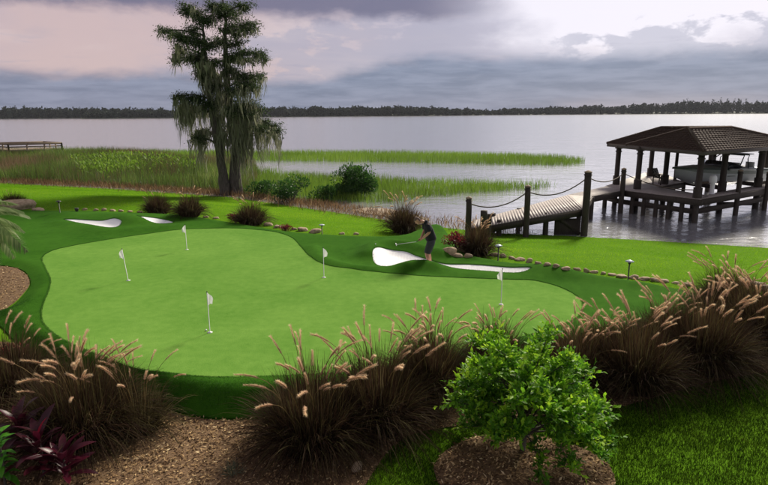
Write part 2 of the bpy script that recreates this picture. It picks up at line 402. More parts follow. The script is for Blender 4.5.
FRINGE = catmull(pxpoly([(-40, 212), (0, 208.5), (30, 209.5), (60, 210), (100, 210.5), (150, 213), (200, 217), (240, 222), (290, 230), (330, 233.5),
    (365, 235), (395, 234), (412, 230), (428, 224.5), (443, 223.5), (452, 230), (457, 241), (468, 250), (485, 256), (520, 262.5), (560, 270),
    (600, 275.5), (640, 281), (680, 286), (715, 296), (728, 308, -.15), (710, 325, -.2), (665, 338, -.3), (610, 350, -.4), (540, 366, -.45),
    (470, 389, -.45), (400, 408, -.45), (330, 417, -.45), (256, 419, -.45), (205, 418, -.45), (160, 408, -.45), (110, 391, -.42), (60, 372, -.35), (25, 350, -.25),
    (5, 332, -.2), (-8, 316, -.12), (12, 308, -.12), (26, 294, -.12), (31, 284, -.12), (24, 272, -.12), (3, 266, -.12), (-40, 262, -.12)]), 5)
GREEN_PX = [(42, 258), (52, 251), (72, 246), (105, 240), (140, 235), (186, 230), (230, 228.5), (256, 230), (276, 232.5), (292, 238.5),
    (301, 248), (310, 258), (326, 266), (356, 271), (389, 274), (416, 276), (450, 278), (480, 279.5), (512, 281), (534, 282), (560, 288),
    (581, 301), (578, 318), (545, 332), (490, 346), (420, 362), (340, 373), (256, 377.5), (209, 378), (177, 375), (140, 369), (100, 356), (62, 340),
    (44, 326), (41, 314), (44, 303), (49, 290), (50, 279), (45, 268)]
GREEN = catmull(pxpoly(GREEN_PX), 5)
BUNKERS = [  # the sand outlines
    [(372.5, 258.5), (377, 253), (388, 250.5), (404, 252), (416, 256), (430, 260), (446, 263.5), (472, 264), (500, 266.5), (522, 270.5), (531, 273.5), (518, 275), (492, 272), (462, 269.5),
     (438, 266.5), (418, 267), (404, 267.5), (388, 267.5), (377, 265.5)],
    [(64, 219.5), (84, 220), (103, 221.5), (121, 224.5), (119, 228), (108, 229.5), (92, 227), (74, 223.5)],
    [(138, 222), (152, 221), (166, 222), (174, 223.8), (160, 225), (144, 224)]]
RIDGES = [  # (pixels, height, sigma)
    ([(369, 257), (374, 249), (390, 246), (408, 247.5), (424, 252), (440, 256)], .26, .42), ([(478, 258.5), (505, 261), (535, 268)], .04, .4),
    ([(403, 270), (415, 267), (424, 267), (432, 269)], .22, .38),
    ([(440, 272), (470, 275), (505, 278), (536, 279)], .03, .4),
    ([(425, 229), (446, 230)], .10, 1.0), ([(540, 272), (556, 272)], .20, .7),
    ([(560, 276), (640, 284)], .10, .5),
    ([(312, 249), (318, 258), (332, 264), (352, 268.5), (378, 270.5)], .09, .28),
    ([(124, 222), (136, 224)], .30, .75), ([(60, 223), (85, 228), (106, 232), (130, 231), (176, 228)], .10, .6), ([(60, 215), (110, 216.5), (180, 219.5)], .12, .9)]
RID = [(pxpoly(p), h, s) for p, h, s in RIDGES]
BUNK = [catmull(pxpoly(b), 5) for b in BUNKERS]
def lawn_z(x, y):
    g = -0.45 + 0.33 * ss(9.5, 14.5, y) - 0.10 * ss(6, 14, x) * ss(11, 16, y)
    d = shore_d(x, y)
    und = 0.05 * np.sin(x * .31 + 1) * np.sin(y * .27) * ss(1, 8, d) * ss(10, 16, y)
    z = g - (1.0 + g + 0.03) * (1 - ss(0.0, 10.0, d)) + und
    return np.where(d < 0, np.maximum(-1.03 + 0.12 * d, -3.0), z)
def plateau_z(x, y):
    e = seg_dist(x, y, FRINGE)
    g = lawn_z(x, y)
    z = g + (0.0 - g) * ss(-0.02, 0.42, e)
    b = 0
    for P, h, s in RID: b = b + h * np.exp(-(seg_dist(x, y, P, False) / s) ** 2)
    for P in BUNK:
        q = inside(x, y, P); b = b - q * 0.10 * ss(0.0, 0.4, seg_dist(x, y, P))
    b = b + 0.03 * np.sin(x * .5) * np.cos(y * .45)
    return z + b * ss(0.0, 0.5, e)
def top_z(x, y):
    x = np.atleast_1d(np.asarray(x, float)); y = np.atleast_1d(np.asarray(y, float))
    z = lawn_z(x, y); i = inside(x, y, FRINGE)
    if i.any(): z[i] = plateau_z(x[i], y[i])
    return z
def hit(px, py):                     # pixel to the terrain point it shows
    d = ray(px, py); t = np.linspace(5, 90, 3400)
    P = CAM[None] + d[None] * t[:, None]; z = top_z(P[:, 0], P[:, 1])
    k = np.argmax(P[:, 2] <= z)
    if P[k, 2] > z[k]: return at(px, py, WATER)
    return np.array([P[k, 0], P[k, 1], z[k]])
def gz(x, y): return float(top_z([x], [y])[0])

def axis(lo, hi, dense, step, grow=1.25, ext=(-6000, 6000)):
    a = list(np.arange(dense[0], dense[1] + 1e-6, step)); s = step
    while a[-1] < ext[1]: s *= grow; a.append(a[-1] + s)
    s = step
    while a[0] > ext[0]: s *= grow; a.insert(0, a[0] - s)
    return np.array(a)
def ground():
    X = axis(0, 0, (-20, 26), 0.35); Y = axis(0, 0, (4, 50), 0.3, ext=(-300, 6000))
    gx, gy = np.meshgrid(X, Y, indexing='ij'); x = gx.ravel(); y = gy.ravel()
    z = lawn_z(x, y); i = inside(x, y, FRINGE)
    e = np.zeros_like(x); e[i] = seg_dist(x[i], y[i], FRINGE)
    z -= 0.55 * ss(0.12, 0.7, e)
    nx, ny = len(X), len(Y)
    k = (np.arange(nx - 1)[:, None] * ny + np.arange(ny - 1)[None]).ravel()
    b = MB(); b.add(np.stack([x, y, z], 1), np.stack([k, k + ny, k + ny + 1, k + 1], 1))
    return tag(b.build('ground', M['lawn'], smooth=True), kind='structure')
ground()

def sheet(name, P, zf, mat, spacing=0.3, holes=(), skirt=0.05, smooth=True):
    """polygon sheet laid on a height function, with its edge turned down"""
    lo = P.min(0); hi = P.max(0)
    gx, gy = np.meshgrid(np.arange(lo[0], hi[0], spacing), np.arange(lo[1], hi[1], spacing)); x = gx.ravel(); y = gy.ravel()
    x = x + RNG.uniform(-.2, .2, len(x)) * spacing; y = y + RNG.uniform(-.2, .2, len(y)) * spacing
    ok = inside(x, y, P); d = seg_dist(x, y, P)
    ok &= d > spacing * 0.25
    for h in holes: ok &= ~inside(x, y, h); ok &= seg_dist(x, y, h) > spacing * 0.25
    pts = [Vector(p) for p in P]; edges = [(i, (i + 1) % len(P)) for i in range(len(P))]; n = len(P)
    for h in holes:
        m = len(h); pts += [Vector(p) for p in h]; edges += [(n + i, n + (i + 1) % m) for i in range(m)]; n += m
    # extra rings close to the edge so that the rolled border is smooth
    pts += [Vector((a, b)) for a, b in zip(x[ok], y[ok])]
    r = delaunay_2d_cdt(pts, edges, [], 0, 1e-5)
    V = np.array([[v.x, v.y] for v in r[0]]); F = np.array([f for f in r[2] if len(f) == 3])
    c = V[F].mean(1); k = inside(c[:, 0], c[:, 1], P)
    for h in holes: k &= ~inside(c[:, 0], c[:, 1], h)
    F = F[k]; z = zf(V[:, 0], V[:, 1])
    b = MB(); b.add(np.column_stack([V, z]), F)
    if skirt:
        es = {}
        for f in F:
            for q in range(3):
                e = (f[q], f[(q + 1) % 3]); es[e] = 1
        bd = [e for e in es if (e[1], e[0]) not in es]
        a = np.array([e[0] for e in bd]); e2 = np.array([e[1] for e in bd])
        A = np.column_stack([V[a], z[a]]); B = np.column_stack([V[e2], z[e2]]); dn = np.array([0, 0, -skirt])
        Q = np.stack([B, A, A + dn, B + dn], 1).reshape(-1, 3)
        b.add(Q, np.arange(len(Q)).reshape(-1, 4))
    return tag(b.build(name, mat, smooth=False if skirt else smooth), kind='structure')

def smooth_top(o):
    me = o.data; me.polygons.foreach_set('use_smooth', np.ones(len(me.polygons), bool))
inner = []
ring = FRINGE  # dense near-edge points come from a finer spacing
smooth_top(sheet('fringe_turf', FRINGE, lambda x, y: plateau_z(x, y) + 0.022, M['fringe'], 0.16, holes=[GREEN] + BUNK, skirt=0.05))
smooth_top(sheet('putting_green', GREEN, lambda x, y: plateau_z(x, y) + 0.012, M['green'], 0.35, skirt=0.0))
for B_ in BUNK:
    c = B_.mean(0); big = c + (B_ - c) * 1.0
    smooth_top(sheet('bunker_sand', big, lambda x, y: plateau_z(x, y) - 0.012, M['sand'], 0.11, skirt=0.0))

MULCH_L = catmull(pxpoly([(-70, 263), (3, 267), (23, 273), (30, 284), (25, 294), (11, 307), (-9, 315), (-70, 318)], -.12), 4)
_front = FRINGE[(29 - 1) * 5: 40 * 5]
BED = pxpoly([(-160, 348, -.3), (10, 344, -.25), (30, 356, -.3), (60, 374, -.38), (110, 393, -.43), (160, 410, -.45), (205, 420, -.45), (256, 421, -.45), (330, 419, -.45), (400, 410, -.45), (470, 391, -.45), (540, 368, -.45),
    (610, 352, -.4), (665, 340, -.3), (712, 327, -.2), (732, 308, -.15), (740, 296, -.12), (830, 300, -.12), (900, 330, -.2), (820, 362, -.3), (750, 374, -.35), (690, 388, -.42), (620, 408, -.45), (550, 416, -.45),
    (470, 425, -.45), (405, 438, -.45), (372, 475, -.45), (350, 515, -.45), (300, 580, -.45), (-160, 600, -.45)])
BED = catmull(BED, 3)
rc = at(523, 472, -.45)
RING = np.array([[rc[0] + 1.32 * math.cos(a) * (1 + .03 * math.sin(2 * a + 1) + .008 * math.sin(17 * a)), rc[1] + 1.05 * math.sin(a) * (1 + .02 * math.sin(3 * a + 2) + .008 * math.sin(13 * a))] for a in np.arange(90) * 2 * PI / 90])
for nm, P in (('mulch_bed', BED), ('mulch_bed', MULCH_L), ('mulch_bed', RING)):
    sheet(nm, P, lambda x, y: lawn_z(x, y) + 0.02, M['mulch'], 0.4, skirt=0.0)
BEACH = pxpoly([(352, 210), (366, 213.5), (382, 215.5), (402, 218), (424, 221), (430, 219.5), (412, 214), (390, 209), (366, 207.5)], -.98)
sheet('shore_sand', BEACH, lambda x, y: np.maximum(lawn_z(x, y), -1.02) + 0.05, M['beach'], 0.6, skirt=0.0)

# the lake, one sheet beyond the shore to the far bank
b = MB()
wl = [(-5000, float(SHORE[1][1])), ] + [(float(p[0]), float(p[1]) - 1.2) for p in SHORE[1:-1]] + [(80, SHORE[-2][1] - 3), (5000, SHORE[-1][1])]
for (xa, ya), (xb, yb) in zip(wl[:-1], wl[1:]):
    if xb - xa < 0.01: continue
    b.add([(xa, ya, WATER), (xb, yb, WATER), (xb, 5000, WATER), (xa, 5000, WATER)], [0, 1, 2, 3])
tag(b.build('lake', M['water']), kind='structure')
# ------------------------------------------------------------------ far shore
def far_shore():
    def arc(a):                       # distance of the far bank at an azimuth in degrees
        return 1000 + 60 * math.sin(a * .09) + (a > 5) * (a - 5) * 14.0
    lb = MB(); A = np.linspace(-75, 75, 160); V = []
    for a in A:
        r = arc(a); s, c = math.sin(math.radians(a)), math.cos(math.radians(a))
        V += [(r * s, r * c, -1.3), ((r + 12) * s, (r + 12) * c, 0.4), ((r + 700) * s, (r + 700) * c, 3.0)]
    k = np.arange(len(A) - 1) * 3
    lb.add(V, np.concatenate([np.stack([k, k + 3, k + 4, k + 1], 1), np.stack([k + 1, k + 4, k + 5, k + 2], 1)]))
    tag(lb.build('far_shore', M['farland']), kind='structure')
    C = []; R = []
    def tree(a, dist, h, w):
        n = int(50 + h * 3.2); u = RNG.normal(size=(n, 3)); u = unit(u) * RNG.uniform(.35, 1, (n, 1)) ** .5
        base = np.array([dist * math.sin(math.radians(a)), dist * math.cos(math.radians(a)), 0])
        p = base + u * [w * .55, w * .55, h * .5] + [0, 0, h * .52]
        C.append(p); R.append(RNG.uniform(.16, .34, n) * w)
    a = -62.0
    while a < 62:
        r = arc(a); hmul = 11.5 + 1.2 * math.sin(a * .5) + 2.4 * math.sin(a * .21 + 2) + (9.0 if a > 0 else 0) * ss(8, 34, a) + (1.5 * math.sin(a * 1.7) if a > -20 else 0)
        for row in range(4):
            h = hmul * random.uniform(.72, 1.12); w = random.uniform(6, 11)
            if random.random() < .12: h *= 1.22; w *= .6
            tree(a + random.uniform(-.2, .2), r + 8 + row * 14 + random.uniform(-3, 3), h, w)
        a += random.uniform(.26, .42)
    a = -26.6
    while a < -18.8:                  # the nearer wooded point on the left
        for row in range(2): tree(a, 860 + row * 14, random.uniform(6.5, 9.0) * (0.75 if a < -26 else 1), random.uniform(6, 9))
        a += .35
    C = np.concatenate(C); R = np.concatenate(R)
    m = MB(); m.quad_leaves(C, rdir(len(C)), rdir(len(C)), R * 1.5, R * 1.3, RNG.uniform(0, 1, len(C)))
    tag(m.build('far_woodland', M['farwood']), 'dark line of trees along the far bank of the lake', 'woodland', kind='stuff')
    pb = MB(); V = []; A = np.linspace(-27, -18.6, 14)
    for a in A:
        s, c = math.sin(math.radians(a)), math.cos(math.radians(a)); V += [(850 * s, 850 * c, -1.3), (856 * s, 856 * c, .3), (900 * s, 900 * c, .5)]
    k = np.arange(len(A) - 1) * 3
    pb.add(V, np.concatenate([np.stack([k, k + 3, k + 4, k + 1], 1), np.stack([k + 1, k + 4, k + 5, k + 2], 1)]))
    tag(pb.build('wooded_point', M['farland']), kind='structure')
M['farland'] = solid('far_bank', (0.03, 0.04, 0.022), (0.06, 0.075, 0.04), .05, .9, 0)
far_shore()

# ------------------------------------------------------------------ grasses that nobody could count
def scatter(P, dens, keep=None):
    lo = P.min(0); hi = P.max(0); n = int((hi[0] - lo[0]) * (hi[1] - lo[1]) * dens)
    x = RNG.uniform(lo[0], hi[0], n); y = RNG.uniform(lo[1], hi[1], n); k = inside(x, y, P)
    x, y = x[k], y[k]
    if keep is not None: k = keep(x, y); x, y = x[k], y[k]
    return x, y
def wave(x, y, s, ph=0):             # cheap smooth patchiness in 0..1
    return .5 + .25 * (np.sin(x * s + ph + 1.7 * np.sin(y * s * .8)) + np.sin(y * s * 1.3 + ph * 2 + 1.3 * np.sin(x * s * .6)))
_LAT = RNG.random((257, 257))
def vn(x, y, s, ph=0):               # value noise in 0..1, features about s metres
    u = np.asarray(x) / s + 131.7 + ph * 17.3; v = np.asarray(y) / s + 77.1 + ph * 9.1; i = np.floor(u).astype(int); j = np.floor(v).astype(int); f = u - i; g = v - j
    f = f * f * (3 - 2 * f); g = g * g * (3 - 2 * g); q = lambda a, b: _LAT[a % 256, b % 256]
    return (q(i, j) * (1 - f) + q(i + 1, j) * f) * (1 - g) + (q(i, j + 1) * (1 - f) + q(i + 1, j + 1) * f) * g
def fbm(x, y, s, ph=0): return .55 * vn(x, y, s, ph) + .3 * vn(x, y, s * .45, ph + 1) + .15 * vn(x, y, s * .2, ph + 2)
def field(name, label, mat, x, y, z, hmin, hmax, w, lean=.25, droop=.25, seg=2, tint=None, cat='grass', hm=1.0):
    n = len(x); a = RNG.uniform(0, 2 * PI, n); l = np.abs(RNG.normal(0, lean, n))
    D = unit(np.stack([np.cos(a) * l, np.sin(a) * l, np.ones(n)], 1))
    if tint is None: tint = np.clip(wave(x, y, .5) * .6 + RNG.uniform(-.1, .5, n), 0, 1)
    m = MB(); m.ribbons(np.stack([x, y, z], 1), D, RNG.uniform(hmin, hmax, n) * hm, w, droop, seg, tint, taper=.6)
    return tag(m.build(name, mat), label, cat, kind='stuff')

ISLE = pxpoly([(60, 151.5), (150, 152), (260, 152.8), (380, 153), (500, 155), (560, 157.5), (583, 160.5), (586, 163), (570, 166), (530, 165.5), (480, 164.5), (400, 163), (330, 162), (260, 161.5), (200, 160.5), (120, 157), (60, 156)], WATER)
x, y = scatter(ISLE, 34, lambda x, y: (seg_dist(x, y, ISLE) > .5) | (RNG.random(len(x)) < .4))
field('marsh_grass', 'long low island of bright green marsh grass out in the lake', M['reed'], x, y, np.full(len(x), WATER - .1), .6, 1.05, .035, .18, .1, 2,
      np.clip(.25 + .55 * fbm(x, y, 9) + RNG.uniform(-.2, .25, len(x)), 0, 1), hm=.7 + .5 * fbm(x, y, 3, 6))
NEARM = pxpoly([(235, 170), (280, 174), (340, 178), (430, 183), (500, 184.5), (548, 184.5), (556, 186), (540, 189.5), (510, 191.5), (470, 195.5), (430, 198), (395, 204), (340, 204), (290, 201), (235, 194)], WATER)
def edge_thin(P, w=1.5): return lambda x, y: RNG.random(len(x)) < np.clip(.15 + seg_dist(x, y, P) / w, 0, 1) * (0.55 + .6 * (wave(x, y, .9) > .35))
x, y = scatter(NEARM, 75, edge_thin(NEARM))
field('marsh_reeds', 'bright green reeds in the shallows between the shrub and the dock', M['reed'], x, y, np.full(len(x), WATER - .1), .55, 1.2, .03, .2, .2, 3,
      np.clip(.05 + .85 * fbm(x, y, 5) + RNG.uniform(-.25, .25, len(x)), 0, 1), hm=.55 + .85 * fbm(x, y, 4, 5))
LEFTM = pxpoly([(-160, 153.5), (0, 154.5), (60, 154), (140, 157), (200, 160.5), (255, 166), (260, 180), (250, 195), (200, 191), (120, 186.5), (0, 180.5), (-160, 174)], WATER)
x, y = scatter(LEFTM, 62, lambda x, y: RNG.random(len(x)) < -.05 + 1.6 * fbm(x, y, 3.5, 2))
field('tall_reeds', 'tall dark green reeds along the bank by the low timber dock', M['sedge'], x, y, np.full(len(x), WATER - .1), 1.0, 2.1, .035, .22, .25, 3,
      np.clip(-.35 + 1.6 * fbm(x, y, 6, 3) + RNG.uniform(-.3, .3, len(x)), 0, 1), hm=.45 + 1.0 * fbm(x, y, 4, 9))
BROAD = pxpoly([(70, 166), (120, 162), (170, 166), (200, 175), (190, 184), (120, 183), (80, 178)], WATER)
x, y = scatter(BROAD, 22, lambda x, y: RNG.random(len(x)) < (fbm(x, y, 4, 3) - .35) * 4); n = len(x)
m = MB(); z0 = WATER + RNG.uniform(.2, 1.5, n) ** .8
D = unit(np.stack([RNG.normal(0, .6, n), RNG.normal(0, .6, n), np.ones(n) * .8], 1))
m.quad_leaves(np.stack([x, y, z0], 1), D, rdir(n), RNG.uniform(.25, .5, n), RNG.uniform(.1, .18, n), np.clip(RNG.normal(.6, .15, n), 0, 1))
tag(m.build('broadleaf_marsh_plants', M['reed']), 'bright green broad leaved marsh plants massed among the tall reeds', 'marsh plants', kind='stuff')
# dry straw and brush at the water's edge
sx = RNG.uniform(-45, 7.5, 30000); sy = np.interp(sx, SHORE[:, 0], SHORE[:, 1]) + RNG.normal(.9, 1.3, len(sx))
k = RNG.random(len(sx)) < .25 + .8 * wave(sx, sy, .8); sx, sy = sx[k], sy[k]
k = (sx < 1.0) | (RNG.random(len(sx)) < .35); sx, sy = sx[k], sy[k]
field('dry_grass', 'brown dry grass and brush fringing the lake bank under the reeds', M['straw'], sx, sy, lawn_z(sx, sy) - .03, .3, 1.0, .035, .5, .4, 3, np.clip(RNG.normal(.38, .25, len(sx)), 0, 1))

# lawns: bright lakeside lawn, lawn by the camera with shade put into its colour
LAKE_LAWN = pxpoly([(-120, 174, -.9), (0, 180, -.95), (120, 187, -.98), (235, 196, -.98), (300, 205, -.98), (370, 215, -.98), (430, 223, -.98), (560, 232, -.98), (650, 237, -.98), (768, 244, -.98), (900, 252, -.98),
    (900, 320, -.2), (770, 300, -.15), (715, 297, -.12), (640, 283, -.1), (560, 272, -.1), (485, 258, -.1), (456, 243, -.1), (444, 224, -.1), (395, 235, -.1), (330, 235, -.1), (240, 223, -.1), (100, 211, -.1), (-120, 208, -.1)])
notfr = lambda x, y: ~(inside(x, y, FRINGE) & (seg_dist(x, y, FRINGE) > .03)) & (shore_d(x, y) > .1)
x, y = scatter(LAKE_LAWN, 260, notfr)
field('lawn_grass', 'bright mown lawn running down to the lake', M['blade'], x, y, lawn_z(x, y) - .005, .035, .085, .014, .6, .3, 2, np.clip(-.12 + 1.25 * fbm(x * .35, y, 3.2, 3) + .35 * vn(x, y, .7) + RNG.uniform(-.25, .25, len(x)), 0, 1), 'lawn')  # long tint streaks paint mowing marks and tree shadow into the blade colour
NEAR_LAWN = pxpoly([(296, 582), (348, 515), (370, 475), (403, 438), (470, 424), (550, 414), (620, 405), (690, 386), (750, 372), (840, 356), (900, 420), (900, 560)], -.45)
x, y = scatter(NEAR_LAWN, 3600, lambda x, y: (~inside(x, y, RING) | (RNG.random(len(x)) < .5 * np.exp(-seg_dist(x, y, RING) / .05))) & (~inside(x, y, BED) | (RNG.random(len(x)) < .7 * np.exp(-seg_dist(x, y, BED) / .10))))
field('lawn_grass', 'lawn coloured dark for shade beside the citrus tree and the mulch bed', M['blade_near_shade'], x, y, lawn_z(x, y) - .005, .05, .11, .009, .65, .35, 2, np.clip(-.1 + .6 * fbm(x, y, 2.2, 3) + .45 * vn(x, y, .28) + RNG.uniform(-.25, .3, len(x)), 0, 1), 'lawn', hm=.7 + .5 * vn(x, y, .3, 4))
# short pile standing along the fringe edge, so that its rim is not a knife cut
n = 26000; i = RNG.integers(0, len(FRINGE), n); t = RNG.random(n)[:, None]
P = FRINGE[i] * (1 - t) + FRINGE[(i + 1) % len(FRINGE)] * t + RNG.normal(0, .05, (n, 2))
n2 = 90000; i = RNG.integers(27 * 5, 41 * 5, n2); t = RNG.random(n2)[:, None]
P = np.vstack([P, FRINGE[i] * (1 - t) + FRINGE[(i + 1) % len(FRINGE)] * t + RNG.normal(0, .35, (n2, 2))])
for Q in [GREEN] + BUNK:
    n3 = int(np.linalg.norm(np.diff(Q, axis=0), axis=1).sum() * 420); i = RNG.integers(0, len(Q), n3); t = RNG.random(n3)[:, None]
    P = np.vstack([P, Q[i] * (1 - t) + Q[(i + 1) % len(Q)] * t + RNG.normal(0, .022, (n3, 2))])
k = inside(P[:, 0], P[:, 1], FRINGE) & ~(inside(P[:, 0], P[:, 1], GREEN) & (seg_dist(P[:, 0], P[:, 1], GREEN) > .035)); P = P[k]
field('fringe_pile', 'short dark turf pile along the rim of the putting green collar', M['fringe_blade'] if 'fringe_blade' in M else M['blade_near_shade'], P[:, 0], P[:, 1], plateau_z(P[:, 0], P[:, 1]) + .017, .012, .032, .008, .5, .2, 1, RNG.uniform(.2, .8, len(P)), 'turf')

# wood-chip mulch
def chips(name, label, P, dens):
    x, y = scatter(P, dens, lambda x, y: ~inside(x, y, FRINGE) & (y < 22) & (y > 5.5) & (np.abs(x) < 13)); n = len(x)
    D = unit(np.stack([RNG.normal(size=n), RNG.normal(size=n), RNG.normal(0, .35, n)], 1)); Nn = unit(np.stack([RNG.normal(0, .5, n), RNG.normal(0, .5, n), np.ones(n)], 1))
    m = MB(); m.quad_leaves(np.stack([x, y, lawn_z(x, y) + RNG.uniform(.02, .05, n)], 1), D, Nn, RNG.uniform(.03, .1, n), RNG.uniform(.012, .035, n), RNG.uniform(0, 1, n) ** 1.3, .05)
    return tag(m.build(name, M['chip']), label, 'mulch', kind='stuff')
M['chip'] = leafmat('wood_chip', [(0.0, (0.06, 0.035, 0.018)), (0.4, (0.26, 0.16, 0.075)), (0.8, (0.48, 0.33, 0.16)), (1.0, (0.66, 0.52, 0.30))], .85, .05, .15)
chips('wood_chips', 'tan wood chip mulch in the bed below the fountain grass row', BED, 620)
chips('wood_chips', 'reddish wood chips ringing the small citrus tree', RING, 900)
chips('wood_chips', 'tan wood chips in the bay under the palm fronds', MULCH_L, 260)

# ------------------------------------------------------------------ fountain grass
PLUMES = []
def make_plumes():
    for v in range(10):
        L = 1.0; reach = random.uniform(.06, .40); bend = random.uniform(.9, 2.2)
        t = np.linspace(0, 1, 15)
        px_ = reach * (t ** 1.6) * 1.0; pz = np.sin(np.clip(t * (1.05 + .16 * bend), 0, 2.1)) ** 1.0
        pz = t * 1.05 - .10 * bend * np.maximum(t - .55, 0) ** 2 * 5.0
        px_ = px_ + .12 * bend * np.maximum(t - .68, 0) * 1.5
        P = np.stack([px_, .03 * np.sin(t * 3 + v), pz], 1)
        m = MB(); m.tube(P[:13], np.linspace(.004, .0025, 13), 3, .0, False)
        H = P[11:]; tt = np.linspace(0, 1, 12); Hs = np.stack([np.interp(tt, np.linspace(0, 1, len(H)), H[:, q]) for q in range(3)], 1)
        prof = np.array([.002, .0035, .0045, .005, .0052, .0052, .005, .0048, .0042, .0034, .0024, .001])
        m.tube(Hs, prof, 6, np.repeat(np.linspace(.25, .8, 12), 6), False)
        T = unit(np.gradient(Hs, axis=0)); nb = 340
        q = RNG.integers(0, 11, nb); f = RNG.random(nb)[:, None]; base = Hs[q] * (1 - f) + Hs[q + 1] * f; ax = T[q]
        o = unit(np.cross(ax, RNG.normal(size=(nb, 3)))); dr = unit(o * .75 + ax * .8)
        m.ribbons(base, dr, RNG.uniform(.014, .034, nb), .0026, .0, 1, np.clip(.3 + .5 * q / 11 + RNG.uniform(-.2, .35, nb), 0, 1), unit(np.cross(dr, ax)))
        PLUMES.append(m.mesh('plume', M['plume']))
make_plumes()
GRASS_DENS = 1.0
def fountain(px, py, r, h, label, nbl=1500, npl=26, mat='fount', pl_scale=1.0, group=None, width=.008, spread=1.0, pos=None, name='fountain_grass', green=.0):
    if group == FG: r *= 1.15; h *= 1.32; nbl = int(nbl * 1.9); width *= 1.5; npl = int(npl * 1.35)
    if group == BG: r *= 1.3; h *= 1.2; nbl = int(nbl * 2.2); width *= 1.2
    p = hit(px, py) if pos is None else np.array(pos)
    t = empty(name, p); tag(t, label, 'grass', group)
    n = int(nbl * GRASS_DENS); a = RNG.uniform(0, 2 * PI, n); rr = r * .58 * np.sqrt(RNG.random(n))
    base = np.stack([np.cos(a) * rr, np.sin(a) * rr, np.full(n, -.02)], 1)
    a2 = a + RNG.normal(0, .45, n); tilt = np.clip(np.abs(RNG.normal(.30, .28, n)), .02, 1.2) * spread
    D = np.stack([np.cos(a2) * np.sin(tilt), np.sin(a2) * np.sin(tilt), np.cos(tilt)], 1)
    L = h * RNG.uniform(.75, 1.22, n) * (1 + .15 * tilt)
    dr = .10 + .62 * np.sin(tilt) + RNG.uniform(0, .5, n) ** 1.3
    tint = np.clip(RNG.beta(1.3, 2.3, n) + green, 0, 1)
    m = MB(); sd2 = np.stack([-np.sin(a2), np.cos(a2), np.zeros(n)], 1) * .8 + np.stack([np.zeros(n), np.zeros(n), RNG.normal(0, .6, n)], 1)
    m.ribbons(base, D, L, width, dr, 5, tint, unit(sd2), .5)
    m.build('foliage', M[mat], t)
    for i in range(npl):
        o = link('plume', PLUMES[random.randrange(len(PLUMES))], t); aa = random.uniform(0, 2 * PI); q = r * .3 * random.random() ** .5
        s = h * random.uniform(.88, 1.28) * pl_scale
        o.location = (math.cos(aa) * q, math.sin(aa) * q, 0); o.rotation_euler = (random.gauss(0, .12), random.gauss(0, .12), aa + random.gauss(0, .5))
        o.scale = (s, s, s) if s > .75 else (s, s, s)
    return t
FG = 'purple fountain grass clumps along the front bed'
BG = 'fountain grass clumps behind the putting green'
fountain(84, 436, .8, 1.22, 'big dark fountain grass clump beside the burgundy leaved plant', 2600, 30, group=FG)
fountain(14, 396, .7, 1.05, 'dark fountain grass clump with few plumes behind the burgundy leaved plant', 1600, 8, group=FG)
fountain(140, 430, .5, .85, 'thin wispy fountain grass beside the bare mulch patch', 450, 14, 'fount_dim', 1.12, FG, spread=1.25, green=.15)
fountain(313, 446, .74, 1.18, 'shaggy fountain grass clump next to the grey green spiky tuft', 2600, 26, group=FG)
fountain(378, 426, .66, 1.2, 'fountain grass clump between the shaggy clump and the small citrus tree', 2200, 30, group=FG)
fountain(430, 392, .55, 1.12, 'narrow fountain grass clump against the bank left of the citrus tree', 1600, 26, group=FG)
fountain(494, 374, .55, .95, 'low fountain grass clump directly behind the citrus tree', 1500, 24, group=FG)
fountain(572, 384, .6, .98, 'fountain grass clump with tall pale plumes touching the citrus tree', 1600, 30, group=FG)
fountain(634, 386, .72, 1.16, 'broad fountain grass clump on the edge of the near lawn', 2400, 26, group=FG)
fountain(702, 366, .78, 1.25, 'largest purple fountain grass clump on the lawn edge with drooping plumes', 2700, 26, group=FG)
fountain(722, 312, .55, 1.05, 'fountain grass clump on the far side of the bed, nearest the lakeside lawn', 1500, 16, group=FG)
fountain(764, 345, .75, 1.2, 'fountain grass clump beside the largest purple clump, farthest along the bed from the citrus', 2200, 20, group=FG)
fountain(600, 372, .5, .95, 'slim fountain grass clump between the pale plumed clump and the broad clump', 1300, 18, group=FG)
fountain(740, 330, .6, 1.05, 'fountain grass clump between the far clump and the largest purple clump', 1500, 18, group=FG)
fountain(664, 352, .55, 1.0, 'fountain grass clump tucked between two broad clumps by the green collar', 1400, 20, group=FG)
for px, py, r, h, lb, npl in [(158, 213.5, .55, 1.0, 'round brown grass clump, farther from the tree of a close pair behind the small bunkers', 8),
        (190, 216, .55, 1.0, 'round brown grass clump, nearer the cypress of a close pair behind the small bunkers', 8),
        (251, 224.5, .6, 1.05, 'bushy brown grass clump with pale plumes beside a low red shrub', 14),
        (404, 233.5, .5, 1.35, 'tall russet grass clump standing behind the golfer', 22),
        (477, 255, .42, 1.1, 'pale plumed grass clump by the foot of the dock', 18),
        (14, 207, .6, .8, 'dark grass clump behind the large tan boulder', 3)]:
    fountain(px, py, r, h, lb, 800, npl, group=BG, width=.016)
fountain(236, 484, .2, .26, 'small grey green spiky tuft growing in the mulch', 160, 0, 'spiky', width=.008, spread=1.5, name='spiky_tuft', pos=hit(234, 474))

